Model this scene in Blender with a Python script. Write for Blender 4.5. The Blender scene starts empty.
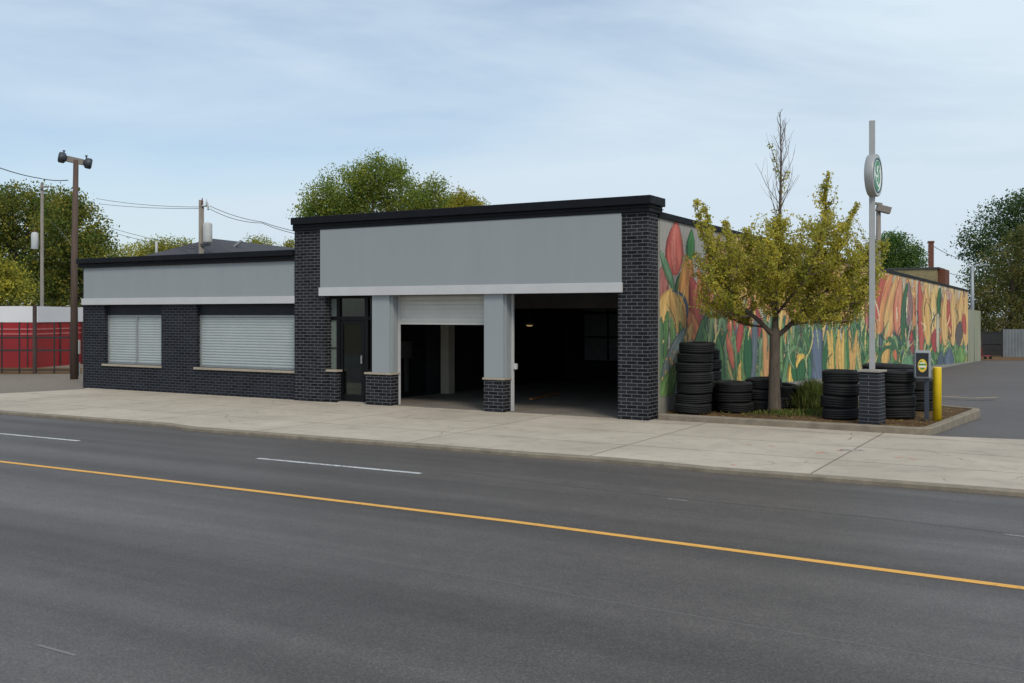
import bpy, bmesh, math, random
import numpy as np
from mathutils import Vector, Matrix, noise as mnoise

random.seed(7)
rng = np.random.default_rng(11)
C = bpy.context.scene.collection
SC = bpy.context.scene
PI = math.pi

# ------------------------------------------------------------------ camera facts
EYE, F, CX, HZ = 2.2, 1000.0, 512.0, 314.0       # eye height (m), focal length (px), horizon row

def gp(u, v, z=0.0):
    """point on the level z that the photograph shows at (u, v)"""
    Y = (EYE - z) * F / (v - HZ)
    return Vector(((u - CX) / F * Y, Y, z))

def at(u, v, Y):
    return Vector(((u - CX) / F * Y, Y, EYE - (v - HZ) / F * Y))

# garage frame: local x runs right along the front, local y into the building
P0 = Vector((2.80, 20.6, 0.0))
ANG = -math.atan2(1.0, 1.711)
EX = Vector((math.cos(ANG), math.sin(ANG), 0)); EY = Vector((-math.sin(ANG), math.cos(ANG), 0))

def fx(u, y=0.0):
    r = (u - CX) / F
    return (r * (P0.y + EY.y * y) - P0.x - EY.x * y) / (EX.x - r * EX.y)

def loc2w(x, y, z=0.0):
    p = P0 + EX * x + EY * y; p.z = z; return p

def w2loc(p):
    d = Vector((p[0] - P0.x, p[1] - P0.y, 0)); return Vector((d.dot(EX), d.dot(EY), p[2] if len(p) > 2 else 0))

def srgb(r, g, b, k=1.0):
    def f(c):
        c /= 255.0
        return (c / 12.92 if c <= .04045 else ((c + .055) / 1.055) ** 2.4) * k
    return (f(r), f(g), f(b))

# ------------------------------------------------------------------ node helpers
def new_mat(name):
    m = bpy.data.materials.new(name); m.use_nodes = True
    nt = m.node_tree; nt.nodes.clear()
    o = nt.nodes.new('ShaderNodeOutputMaterial'); b = nt.nodes.new('ShaderNodeBsdfPrincipled')
    nt.links.new(b.outputs[0], o.inputs[0])
    return m, nt, b

def N(nt, t, **kw):
    n = nt.nodes.new(t)
    for k, v in kw.items(): setattr(n, k, v)
    return n

def ramp(nt, fac, stops):
    r = N(nt, 'ShaderNodeValToRGB'); e = r.color_ramp.elements
    while len(e) < len(stops): e.new(0.5)
    for i, (p, c) in enumerate(stops):
        e[i].position = p; e[i].color = (*c[:3], 1) if hasattr(c, '__len__') else (c, c, c, 1)
    nt.links.new(fac, r.inputs[0]); return r.outputs[0]

def noise(nt, vec, scale, detail=4, rough=.55, dist=0.0):
    n = N(nt, 'ShaderNodeTexNoise'); n.inputs['Scale'].default_value = scale; n.inputs['Detail'].default_value = detail
    n.inputs['Roughness'].default_value = rough; n.inputs['Distortion'].default_value = dist
    if vec is not None: nt.links.new(vec, n.inputs['Vector'])
    return n.outputs['Fac']

def mix(nt, fac, a, b, mode='MIX'):
    m = N(nt, 'ShaderNodeMix'); m.data_type = 'RGBA'; m.blend_type = mode
    for s, v in ((m.inputs[0], fac), (m.inputs[6], a), (m.inputs[7], b)):
        if isinstance(v, (int, float)): s.default_value = v
        elif isinstance(v, tuple): s.default_value = (*v[:3], 1)
        else: nt.links.new(v, s)
    return m.outputs[2]

def math_(nt, op, a, b=0.0):
    m = N(nt, 'ShaderNodeMath', operation=op)
    for s, v in ((m.inputs[0], a), (m.inputs[1], b)):
        if isinstance(v, (int, float)): s.default_value = v
        else: nt.links.new(v, s)
    return m.outputs[0]

def uvm(nt, scale=(1, 1, 1), rot=0.0, src='UV'):
    t = N(nt, 'ShaderNodeTexCoord'); m = N(nt, 'ShaderNodeMapping'); m.inputs['Scale'].default_value = scale
    m.inputs['Rotation'].default_value = (0, 0, rot)
    nt.links.new(t.outputs[src], m.inputs[0]); return m.outputs[0]

def bump(nt, b, h, strength=.3, dist=.01):
    n = N(nt, 'ShaderNodeBump'); n.inputs['Strength'].default_value = strength; n.inputs['Distance'].default_value = dist
    nt.links.new(h, n.inputs['Height']); nt.links.new(n.outputs[0], b.inputs['Normal'])

M = {}
def plain(name, col, rough=.6, metal=0.0, var=.12, scale=3.0, spec=.5, bumpy=0.0, src='Object', stretch=(1, 1, 1)):
    """paint / metal / stone with a soft mottling of its own"""
    m, nt, b = new_mat(name)
    v = uvm(nt, stretch, src=src)
    f = noise(nt, v, scale, 6, .65)
    lo = tuple(c * (1 - var) for c in col); hi = tuple(min(1, c * (1 + var)) for c in col)
    nt.links.new(ramp(nt, f, [(.3, lo), (.7, hi)]), b.inputs['Base Color'])
    f2 = noise(nt, v, scale * 4.3, 3)
    nt.links.new(ramp(nt, f2, [(.3, max(0, rough - .1)), (.7, min(1, rough + .1))]), b.inputs['Roughness'])
    b.inputs['Metallic'].default_value = metal; b.inputs['Specular IOR Level'].default_value = spec
    if bumpy: bump(nt, b, noise(nt, v, scale * 12, 4), bumpy, .01)
    M[name] = m; return m

def brick_mat(name, brick_a, brick_b, mortar, bw=.24, rh=.0765, ms=.0055, shift=0.0):
    m, nt, b = new_mat(name)
    v = uvm(nt)
    # slight waviness of the courses
    t = N(nt, 'ShaderNodeTexBrick'); t.offset = .5
    t.inputs['Scale'].default_value = 1.0; t.inputs['Brick Width'].default_value = bw; t.inputs['Row Height'].default_value = rh
    t.inputs['Mortar Size'].default_value = ms; t.inputs['Mortar Smooth'].default_value = .25
    t.inputs['Bias'].default_value = 0
    t.inputs['Color1'].default_value = (*brick_a, 1); t.inputs['Color2'].default_value = (*brick_b, 1); t.inputs['Mortar'].default_value = (*mortar, 1)
    nt.links.new(v, t.inputs['Vector'])
    dirt = noise(nt, v, 1.7, 6, .7)
    c = mix(nt, 1.0, t.outputs['Color'], ramp(nt, dirt, [(.25, .78), (.75, 1.22)]), 'MULTIPLY')
    sp = noise(nt, v, 60, 2)
    c = mix(nt, 1.0, c, ramp(nt, sp, [(.3, .85), (.7, 1.15)]), 'MULTIPLY')
    nt.links.new(c, b.inputs['Base Color'])
    b.inputs['Roughness'].default_value = .7; b.inputs['Specular IOR Level'].default_value = .2
    inv = math_(nt, 'SUBTRACT', 1.0, t.outputs['Fac'])
    bump(nt, b, inv, .6, .008)
    M[name] = m; return m

# ------------------------------------------------------------------ mesh helpers
class MB:
    def __init__(s): s.v = []; s.f = []; s.m = []; s.cur = 0; s.smooth = []; s.sm = False
    def face(s, idx): s.f.append(tuple(idx)); s.m.append(s.cur); s.smooth.append(s.sm)
    def poly(s, pts):
        n = len(s.v); s.v += [tuple(p) for p in pts]; s.face(range(n, n + len(pts)))
    def box(s, x0, x1, y0, y1, z0, z1):
        n = len(s.v)
        s.v += [(x0, y0, z0), (x1, y0, z0), (x1, y1, z0), (x0, y1, z0), (x0, y0, z1), (x1, y0, z1), (x1, y1, z1), (x0, y1, z1)]
        for q in ((0, 3, 2, 1), (4, 5, 6, 7), (0, 1, 5, 4), (1, 2, 6, 5), (2, 3, 7, 6), (3, 0, 4, 7)): s.face([n + i for i in q])
    def prism(s, base, z0, z1):
        """base: list of (x, y) counter-clockwise; z0/z1 numbers or lists"""
        k = len(base); n = len(s.v)
        zz0 = z0 if hasattr(z0, '__len__') else [z0] * k; zz1 = z1 if hasattr(z1, '__len__') else [z1] * k
        s.v += [(p[0], p[1], zz0[i]) for i, p in enumerate(base)] + [(p[0], p[1], zz1[i]) for i, p in enumerate(base)]
        s.face([n + i for i in reversed(range(k))]); s.face([n + k + i for i in range(k)])
        for i in range(k):
            j = (i + 1) % k; s.face((n + i, n + j, n + k + j, n + k + i))
    def bar(s, a, b, w, h=None, up=(0, 0, 1)):
        """rectangular bar from a to b, width w, height h"""
        h = h or w; a = Vector(a); b = Vector(b); d = (b - a).normalized(); up = Vector(up)
        if abs(d.dot(up)) > .98: up = Vector((1, 0, 0))
        sx = d.cross(up).normalized() * w / 2; sz = sx.cross(d).normalized() * h / 2
        n = len(s.v)
        for p in (a, b): s.v += [tuple(p - sx - sz), tuple(p + sx - sz), tuple(p + sx + sz), tuple(p - sx + sz)]
        for q in ((0, 1, 2, 3), (7, 6, 5, 4), (0, 4, 5, 1), (1, 5, 6, 2), (2, 6, 7, 3), (3, 7, 4, 0)): s.face([n + i for i in q])
    def tube(s, pts, radii, k=8, cap=True):
        pts = [Vector(p) for p in pts]; r = radii if hasattr(radii, '__len__') else [radii] * len(pts)
        n = len(s.v); ref = Vector((.31, .95, .05)); sm = s.sm
        for i, p in enumerate(pts):
            d = (pts[min(i + 1, len(pts) - 1)] - pts[max(i - 1, 0)])
            d = d.normalized() if d.length > 1e-9 else Vector((0, 0, 1))
            if abs(d.dot(ref)) > .95: ref = Vector((.9, .1, .4))
            a = d.cross(ref).normalized(); b = d.cross(a)
            for j in range(k):
                t = 2 * PI * j / k; s.v.append(tuple(p + a * math.cos(t) * r[i] + b * math.sin(t) * r[i]))
        s.sm = True
        for i in range(len(pts) - 1):
            for j in range(k):
                q = (j + 1) % k
                s.face((n + i * k + j, n + (i + 1) * k + j, n + (i + 1) * k + q, n + i * k + q))
        s.sm = sm
        if cap:
            s.face([n + j for j in range(k)]); s.face([n + (len(pts) - 1) * k + j for j in reversed(range(k))])
    def lathe(s, prof, k=32, axis='z', org=(0, 0, 0), smooth=True, closed=False):
        """prof: (radius, height) pairs turned about an axis"""
        n = len(s.v); sm = s.sm; s.sm = smooth
        for (r, h) in prof:
            for j in range(k):
                t = 2 * PI * j / k; c, q = math.cos(t) * r, math.sin(t) * r
                p = (c, q, h) if axis == 'z' else (h, c, q) if axis == 'x' else (c, h, q)
                s.v.append((p[0] + org[0], p[1] + org[1], p[2] + org[2]))
        L = len(prof)
        for i in range(L if closed else L - 1):
            i2 = (i + 1) % L
            for j in range(k):
                q = (j + 1) % k; s.face((n + i * k + j, n + i * k + q, n + i2 * k + q, n + i2 * k + j))
        s.sm = sm
        if not closed:
            s.face([n + j for j in reversed(range(k))]); s.face([n + (L - 1) * k + j for j in range(k)])
    def build(s, name, mats, parent=None, loc=None, rz=0.0, bevel=0.0, seg=2, fix=True):
        me = bpy.data.meshes.new(name)
        me.from_pydata(s.v, [], s.f)
        mats = mats if isinstance(mats, (list, tuple)) else [mats]
        for m in mats: me.materials.append(m)
        me.polygons.foreach_set('material_index', s.m); me.polygons.foreach_set('use_smooth', s.smooth)
        if fix or bevel:
            bm = bmesh.new(); bm.from_mesh(me)
            if bevel:
                bmesh.ops.remove_doubles(bm, verts=bm.verts, dist=1e-5)
                bmesh.ops.bevel(bm, geom=[e for e in bm.edges if len(e.link_faces) == 2 and e.calc_face_angle(0) > .6], offset=bevel, segments=seg, affect='EDGES', profile=.5)
            bmesh.ops.recalc_face_normals(bm, faces=bm.faces)
            bm.to_mesh(me); bm.free()
        box_uv(me)
        o = bpy.data.objects.new(name, me); C.objects.link(o)
        if parent is not None: o.parent = parent
        if loc is not None: o.location = loc
        o.rotation_euler.z = rz
        return o

def box_uv(me):
    uv = me.uv_layers.new(name='UVMap')
    nl = len(me.loops); co = np.empty(len(me.vertices) * 3, np.float32); me.vertices.foreach_get('co', co); co = co.reshape(-1, 3)
    lv = np.empty(nl, np.int32); me.loops.foreach_get('vertex_index', lv)
    nrm = np.empty(len(me.polygons) * 3, np.float32); me.polygons.foreach_get('normal', nrm); nrm = np.abs(nrm.reshape(-1, 3))
    lt = np.empty(len(me.polygons), np.int32); me.polygons.foreach_get('loop_total', lt)
    ax = np.repeat(np.argmax(nrm, axis=1), lt)
    p = co[lv]
    u = np.where(ax == 0, p[:, 1], p[:, 0]); v = np.where(ax == 2, p[:, 1], p[:, 2])
    uv.data.foreach_set('uv', np.stack([u, v], 1).astype(np.float32).ravel())

def tag(o, label=None, cat=None, group=None, kind=None):
    if label: o['label'] = label
    if cat: o['category'] = cat
    if group: o['group'] = group
    if kind: o['kind'] = kind
    return o

def thing(name, label, cat, loc=(0, 0, 0), rz=0.0, group=None):
    o = bpy.data.objects.new(name, None); C.objects.link(o); o.empty_display_size = .3
    o.location = loc; o.rotation_euler.z = rz
    return tag(o, label, cat, group)

def copy_thing(o, parent=None):
    c = o.copy(); C.objects.link(c); c.parent = parent
    for ch in list(o.children): copy_thing(ch, c)
    return c

def quads_mesh(name, V, col, mat, parent=None, loc=None, k=4):
    """V: (n, k, 3) corners of n leaf faces, col: (n, 3) leaf colours"""
    n = len(V); me = bpy.data.meshes.new(name)
    me.vertices.add(n * k); me.vertices.foreach_set('co', V.reshape(-1).astype(np.float32))
    me.loops.add(n * k); me.loops.foreach_set('vertex_index', np.arange(n * k, dtype=np.int32))
    me.polygons.add(n); me.polygons.foreach_set('loop_start', np.arange(0, n * k, k, dtype=np.int32))
    me.polygons.foreach_set('loop_total', np.full(n, k, np.int32))
    me.update(calc_edges=True)
    a = me.color_attributes.new('tint', 'FLOAT_COLOR', 'POINT')
    c4 = np.ones((n, k, 4), np.float32); c4[:, :, :3] = col[:, None, :]
    a.data.foreach_set('color', c4.ravel())
    me.materials.append(mat); me.validate()
    o = bpy.data.objects.new(name, me); C.objects.link(o)
    if parent is not None: o.parent = parent
    if loc is not None: o.location = loc
    return o

# ------------------------------------------------------------------ materials
brick_mat('black_brick', srgb(17, 18, 22), srgb(40, 41, 47), srgb(110, 112, 115), ms=.0062)
brick_mat('wing_brick', srgb(20, 23, 30), srgb(35, 38, 46), srgb(90, 94, 100), bw=.24, ms=.0058)
brick_mat('pedestal_brick', srgb(34, 37, 44), srgb(44, 47, 54), srgb(112, 114, 116), bw=.5, rh=.068, ms=.005)
brick_mat('yellow_brick', srgb(158, 144, 106), srgb(138, 126, 96), srgb(120, 112, 92), bw=.22, rh=.075)
brick_mat('red_brick', srgb(120, 72, 52), srgb(98, 60, 46), srgb(110, 96, 84), bw=.22, rh=.075)
plain('grey_panel', srgb(145, 152, 156), .55, var=.03, scale=1.6, spec=.35, stretch=(1, 1, .2))
plain('white_trim', srgb(190, 191, 193), .55, var=.05, scale=2.0, spec=.4)
plain('coping_metal', srgb(14, 17, 23), .6, var=.2, scale=2.0, spec=.22)
plain('dark_frame', srgb(14, 15, 18), .5, var=.15, spec=.2)
plain('header_panel', srgb(32, 37, 45), .6, var=.08, spec=.25)
plain('stone_sill', srgb(162, 152, 136), .75, var=.12, scale=6)
plain('shutter_white', srgb(164, 173, 174), .5, var=.05, scale=2.5)
plain('shutter_door', srgb(190, 190, 184), .55, var=.07, scale=2.0)
plain('grey_metal', srgb(150, 153, 156), .45, .3, var=.08, scale=4)
plain('sign_grey', srgb(160, 162, 162), .45, .2, var=.06, scale=4)
plain('light_pole_metal', srgb(150, 156, 160), .5, .3, var=.1)
plain('concrete', srgb(150, 145, 136), .9, var=.14, scale=5, bumpy=.25)
plain('kerb_concrete', srgb(128, 119, 104), .9, var=.25, scale=4, bumpy=.35)
plain('plinth_concrete', srgb(140, 138, 132), .9, var=.16, scale=3, bumpy=.2)
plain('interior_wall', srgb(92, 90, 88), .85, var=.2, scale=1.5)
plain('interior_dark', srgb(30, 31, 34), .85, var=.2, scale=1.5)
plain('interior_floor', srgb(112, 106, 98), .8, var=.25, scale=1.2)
plain('inner_column', srgb(180, 174, 158), .8, var=.12, scale=3)
plain('roof_felt', srgb(70, 70, 72), .9, var=.2, scale=2)
plain('shingles', srgb(66, 66, 72), .9, var=.18, scale=9, bumpy=.4)
plain('house_wall', srgb(170, 165, 155), .85, var=.06)
plain('pole_wood', srgb(86, 70, 62), .85, var=.3, scale=6, stretch=(3, 3, .25), bumpy=.3)
plain('pole_wood_grey', srgb(128, 122, 114), .85, var=.25, scale=6, stretch=(3, 3, .25), bumpy=.3)
plain('floodlight', srgb(58, 64, 70), .5, var=.2)
plain('transformer_grey', srgb(176, 180, 180), .5, var=.1)
plain('wire_black', srgb(40, 42, 46), .6, var=.1)
plain('fence_steel', srgb(44, 40, 40), .6, var=.2)
plain('fence_post_brown', srgb(66, 52, 48), .7, var=.25)
plain('red_paint', srgb(145, 27, 33), .5, var=.12, scale=.8)
plain('pale_stripe', srgb(178, 104, 104), .55, var=.15)
plain('white_sheet', srgb(214, 216, 220), .6, var=.05, scale=.7)
plain('post_white', srgb(190, 188, 182), .6, var=.15)
plain('yellow_paint', srgb(222, 190, 28), .42, var=.06, scale=6)
plain('sign_black', srgb(34, 36, 42), .35, var=.1)
plain('emblem_yellow', srgb(225, 190, 70), .45, var=.04)
plain('emblem_white', srgb(228, 230, 226), .4, var=.03)
plain('emblem_green', srgb(40, 140, 90), .45, var=.08)
plain('emblem_teal', srgb(40, 92, 96), .45, var=.08)
plain('green_ink', srgb(70, 140, 60), .5, var=.08)
plain('slate_post', srgb(52, 58, 70), .5, var=.12)
plain('wood_board', srgb(170, 112, 60), .7, var=.2, scale=6)
plain('rusty_brick', srgb(112, 72, 58), .85, var=.25, scale=8)
plain('metal_sheet', srgb(140, 146, 150), .55, .2, var=.1, scale=2)
plain('fence_sheet', srgb(112, 118, 122), .6, .15, var=.2, scale=1.5)
plain('gate_dark', srgb(38, 40, 42), .6, var=.25)
plain('red_plastic', srgb(140, 40, 34), .5, var=.1)
plain('handle_steel', srgb(190, 192, 194), .3, .8, var=.05)
plain('inner_pane', srgb(112, 117, 120), .3)
plain('sidelight_film', srgb(112, 122, 116), .25, var=.06, scale=2)

def glass_mat():
    m = bpy.data.materials.new('dark_glass'); m.use_nodes = True; nt = m.node_tree; nt.nodes.clear()
    o = N(nt, 'ShaderNodeOutputMaterial'); t = N(nt, 'ShaderNodeBsdfTransparent'); t.inputs[0].default_value = (.55, .58, .57, 1)
    g = N(nt, 'ShaderNodeBsdfGlossy'); g.inputs['Roughness'].default_value = .02; g.inputs[0].default_value = (.75, .8, .78, 1)
    fr = N(nt, 'ShaderNodeFresnel'); fr.inputs[0].default_value = 1.5
    x = N(nt, 'ShaderNodeMixShader'); nt.links.new(fr.outputs[0], x.inputs[0]); nt.links.new(t.outputs[0], x.inputs[1]); nt.links.new(g.outputs[0], x.inputs[2])
    nt.links.new(x.outputs[0], o.inputs[0]); M['dark_glass'] = m
glass_mat()

def lamp_mat(name, col, s):
    m, nt, b = new_mat(name); b.inputs['Base Color'].default_value = (*col, 1)
    b.inputs['Emission Color'].default_value = (*col, 1); b.inputs['Emission Strength'].default_value = s; M[name] = m
lamp_mat('lamp_orange', (1.0, .42, .2), .22)
lamp_mat('lamp_warm', (1.0, .65, .25), .22)

def rubber_mat():
    m, nt, b = new_mat('tyre_rubber')
    v = uvm(nt, src='Object'); info = N(nt, 'ShaderNodeObjectInfo')
    f = noise(nt, v, 5, 6, .7)
    c = ramp(nt, f, [(.3, srgb(17, 18, 19)), (.75, srgb(34, 34, 35))])
    c = mix(nt, 1.0, c, ramp(nt, info.outputs['Random'], [(0, .7), (1, 1.25)]), 'MULTIPLY')
    d = noise(nt, v, 2.2, 5, .7)
    c = mix(nt, ramp(nt, d, [(.6, 0.0), (.85, .22)]), c, srgb(92, 88, 80))
    nt.links.new(c, b.inputs['Base Color']); b.inputs['Roughness'].default_value = .72; b.inputs['Specular IOR Level'].default_value = .3
    bump(nt, b, noise(nt, v, 30, 2), .25, .01); M['tyre_rubber'] = m
rubber_mat()

def leaf_mat():
    m, nt, b = new_mat('leaves')
    a = N(nt, 'ShaderNodeAttribute'); a.attribute_name = 'tint'
    nt.links.new(a.outputs['Color'], b.inputs['Base Color']); b.inputs['Roughness'].default_value = .65; b.inputs['Specular IOR Level'].default_value = .2
    tr = N(nt, 'ShaderNodeBsdfTranslucent'); nt.links.new(a.outputs['Color'], tr.inputs[0])
    x = N(nt, 'ShaderNodeMixShader'); x.inputs[0].default_value = .52
    o = [n for n in nt.nodes if n.type == 'OUTPUT_MATERIAL'][0]
    nt.links.new(b.outputs[0], x.inputs[1]); nt.links.new(tr.outputs[0], x.inputs[2]); nt.links.new(x.outputs[0], o.inputs[0]); M['leaves'] = m
leaf_mat()
plain('bark', srgb(86, 76, 66), .9, var=.35, scale=7, stretch=(3, 3, .5), bumpy=.5)
plain('bark_dark', srgb(62, 54, 46), .9, var=.3, scale=7, bumpy=.3)
plain('twig', srgb(104, 88, 78), .9, var=.2)

ROADANG = ANG
def asphalt_mat(name, base, lane=True, streak=True):
    m, nt, b = new_mat(name)
    t = N(nt, 'ShaderNodeTexCoord'); r = N(nt, 'ShaderNodeMapping'); r.vector_type = 'POINT'
    r.inputs['Rotation'].default_value = (0, 0, -ROADANG)           # x along the street
    nt.links.new(t.outputs['Object'], r.inputs[0]); v = r.outputs[0]
    st = N(nt, 'ShaderNodeMapping'); st.inputs['Scale'].default_value = (.035, .9, 1); nt.links.new(v, st.inputs[0])
    big = noise(nt, v, .22, 5, .6); fine = noise(nt, v, 55, 3, .8); mid = noise(nt, v, 3.5, 6, .7)
    c = ramp(nt, fine, [(.25, tuple(x * .5 for x in base)), (.5, base), (.76, tuple(min(1, x * 2.2) for x in base))])
    c = mix(nt, 1.0, c, ramp(nt, mid, [(.3, .9), (.7, 1.1)]), 'MULTIPLY')
    c = mix(nt, 1.0, c, ramp(nt, big, [(.3, .9), (.7, 1.1)]), 'MULTIPLY')
    if streak:
        s = noise(nt, st.outputs[0], 1.0, 5, .6)
        c = mix(nt, 1.0, c, ramp(nt, s, [(.3, .72), (.7, 1.28)]), 'MULTIPLY')
        nt.links.new(ramp(nt, s, [(.3, .58), (.7, .44)]), b.inputs['Roughness'])
    else: b.inputs['Roughness'].default_value = .7
    b.inputs['Specular IOR Level'].default_value = .36
    nt.links.new(c, b.inputs['Base Color'])
    bump(nt, b, fine, .35, .006); M[name] = m
asphalt_mat('asphalt', srgb(79, 74, 70))
asphalt_mat('lot_asphalt', srgb(86, 82, 80), streak=False)
asphalt_mat('old_lot', srgb(116, 106, 94), streak=False)

def sidewalk_mat():
    m, nt, b = new_mat('sidewalk_concrete')
    v = uvm(nt, src='Object', rot=-ANG)
    j = N(nt, 'ShaderNodeTexBrick'); j.offset = 0.0
    j.inputs['Scale'].default_value = 1; j.inputs['Brick Width'].default_value = 3.4; j.inputs['Row Height'].default_value = 1.72
    j.inputs['Mortar Size'].default_value = .015; j.inputs['Mortar Smooth'].default_value = .1; j.inputs['Bias'].default_value = 0
    j.inputs['Color1'].default_value = (.93, .93, .93, 1); j.inputs['Color2'].default_value = (1.06, 1.06, 1.06, 1); j.inputs['Mortar'].default_value = (.42, .4, .38, 1)
    nt.links.new(v, j.inputs['Vector'])
    base = srgb(178, 168, 153)
    big = noise(nt, v, .45, 6, .65, .6); fine = noise(nt, v, 38, 4, .8); spots = noise(nt, v, 2.3, 7, .75)
    c = ramp(nt, big, [(.25, tuple(x * .8 for x in base)), (.75, tuple(x * 1.14 for x in base))])
    c = mix(nt, 1.0, c, ramp(nt, fine, [(.25, .85), (.75, 1.14)]), 'MULTIPLY')
    c = mix(nt, 1.0, c, ramp(nt, spots, [(.3, .8), (.5, 1.0), (.8, 1.05)]), 'MULTIPLY')
    c = mix(nt, 1.0, c, j.outputs['Color'], 'MULTIPLY')
    wob = N(nt, 'ShaderNodeTexNoise'); wob.inputs['Scale'].default_value = 1.6; wob.inputs['Detail'].default_value = 5; nt.links.new(v, wob.inputs['Vector'])
    vm = N(nt, 'ShaderNodeVectorMath', operation='MULTIPLY_ADD'); vm.inputs[1].default_value = (.5, .5, 0); nt.links.new(wob.outputs['Color'], vm.inputs[0]); nt.links.new(v, vm.inputs[2])
    vo = N(nt, 'ShaderNodeTexVoronoi'); vo.feature = 'DISTANCE_TO_EDGE'; vo.inputs['Scale'].default_value = .3; nt.links.new(vm.outputs[0], vo.inputs['Vector'])
    ck = math_(nt, 'MULTIPLY', ramp(nt, vo.outputs['Distance'], [(.0012, 1.0), (.0035, 0.0)]), ramp(nt, noise(nt, v, .6, 2), [(.48, 0.0), (.56, .75)]))
    c = mix(nt, ck, c, srgb(84, 78, 70))
    nt.links.new(c, b.inputs['Base Color']); b.inputs['Roughness'].default_value = .85; b.inputs['Specular IOR Level'].default_value = .3
    bump(nt, b, fine, .2, .004); M['sidewalk_concrete'] = m
sidewalk_mat()

def soil_mat(name, a, c2, scale=14):
    m, nt, b = new_mat(name); v = uvm(nt, src='Object')
    f = noise(nt, v, scale, 8, .8); g = noise(nt, v, 1.1, 4)
    c = ramp(nt, f, [(.3, a), (.7, c2)])
    c = mix(nt, 1.0, c, ramp(nt, g, [(.3, .8), (.7, 1.2)]), 'MULTIPLY')
    nt.links.new(c, b.inputs['Base Color']); b.inputs['Roughness'].default_value = .95; b.inputs['Specular IOR Level'].default_value = .1
    bump(nt, b, f, .8, .03); M[name] = m
soil_mat('mulch', srgb(60, 47, 35), srgb(122, 99, 72))
soil_mat('earth', srgb(96, 88, 70), srgb(120, 112, 92), 3)
soil_mat('leaf_dirt', srgb(74, 58, 42), srgb(124, 98, 68), 6)

def paint_mat(name, col, wear=.5, scale=14, under='asphalt', ucol=srgb(70, 69, 70)):
    m, nt, b = new_mat(name); v = uvm(nt, src='Object')
    f = noise(nt, v, scale, 6, .8); g = noise(nt, v, 1.3, 3)
    h = math_(nt, 'ADD', f, math_(nt, 'MULTIPLY', g, .35))
    k = ramp(nt, h, [(wear, 1.0), (wear + .2, 0.0)])
    nt.links.new(mix(nt, k, ucol, col), b.inputs['Base Color']); b.inputs['Roughness'].default_value = .7; M[name] = m
paint_mat('line_yellow', srgb(220, 164, 74), .74)
paint_mat('line_white', srgb(190, 192, 192), .66)
paint_mat('line_faded', srgb(150, 150, 149), .6, ucol=srgb(84, 80, 77))
paint_mat('line_lot', srgb(190, 160, 110), .62, ucol=srgb(100, 100, 102))
paint_mat('spray_orange', srgb(208, 130, 92), .62, 18, ucol=srgb(160, 154, 146))
paint_mat('seam_light', srgb(116, 113, 110), .8, 9, ucol=srgb(84, 80, 77))
paint_mat('seam_dark', srgb(66, 62, 60), .6, 9, ucol=srgb(76, 72, 69))
paint_mat('dark_stain', srgb(88, 84, 80), .55, 7, ucol=srgb(158, 152, 145))
CLOUD = (5.75, 6.75, 7.6); SKY_STR = .1; SUN_E = 1.5; EXPO = 0.33
# ================================================================== ground, road, pavement
def LZ(Y): return min(-.004, -.0133 * (Y - 17.6))          # the yard falls gently away from the street
RZ = -.06                                                   # road level

def struct(o): return tag(o, kind='structure')

g = MB()
xs = [-400, -120, -60, -30, -12, -8, -4, 0, 4, 10, 30, 60, 120, 400]; ys = [-150, -60, -20, 0, 10, 18, 22, 30, 40, 50, 60, 75, 100, 160, 300, 700]
for y in ys:
    for x in xs:
        k = min(1, max(0, (x + 10) / 8)); g.v.append((x, y, -.22 - k * .0133 * min(55, max(0, y - 18))))
nx = len(xs)
for j in range(len(ys) - 1):
    for i in range(nx - 1): g.face((j * nx + i, j * nx + i + 1, (j + 1) * nx + i + 1, (j + 1) * nx + i))
struct(g.build('ground', M['earth']))

# kerb line, far side of the road
K = [gp(0, 411.5), gp(60, 416), gp(120, 420.4), gp(165, 424), gp(180, 426.4), gp(195, 428.3), gp(260, 433), gp(345, 439.4), gp(430, 445.6), gp(512, 452.3), gp(600, 458.2),
     gp(660, 463.4), gp(705, 468), gp(760, 472.2), gp(850, 478.8), gp(940, 485.6), gp(1024, 492)]
sd = EX.copy()
K = [K[0] - EX * 120, K[0] - EX * 40, K[0] - EX * 12] + K + [K[-1] + EX * 10, K[-1] + EX * 40, K[-1] + EX * 120]
def offset_line(P, d):
    out = []
    for i, p in enumerate(P):
        t = (P[min(i + 1, len(P) - 1)] - P[max(i - 1, 0)]); t.z = 0; t.normalize()
        out.append(p + Vector((-t.y, t.x, 0)) * d)
    return out
def strip(A, B, za, zb):
    m = MB()
    for i in range(len(A)): m.v += [(A[i].x, A[i].y, za), (B[i].x, B[i].y, zb)]
    for i in range(len(A) - 1): m.face((2 * i, 2 * i + 2, 2 * i + 3, 2 * i + 1))
    return m
near = [p - EY * 18 for p in K]
struct(strip(near, K, RZ, RZ).build('road', M['asphalt']))
kb = MB(); K1 = offset_line(K, .02); K2 = offset_line(K, .17)
def ribbon(m, rows):
    """rows: lists of points; a surface through them"""
    n = len(m.v); L = len(rows[0])
    for r in rows: m.v += [tuple(p) for p in r]
    for j in range(len(rows) - 1):
        for i in range(L - 1): m.face((n + j * L + i, n + j * L + i + 1, n + (j + 1) * L + i + 1, n + (j + 1) * L + i))
def lift(P, z): return [Vector((p.x, p.y, z)) for p in P]
ribbon(kb, [lift(K, RZ - .1), lift(K, -.012), lift(K1, .004), lift(K2, .004), lift(K2, -.1)])
struct(kb.build('kerb', M['kerb_concrete']))

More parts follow.
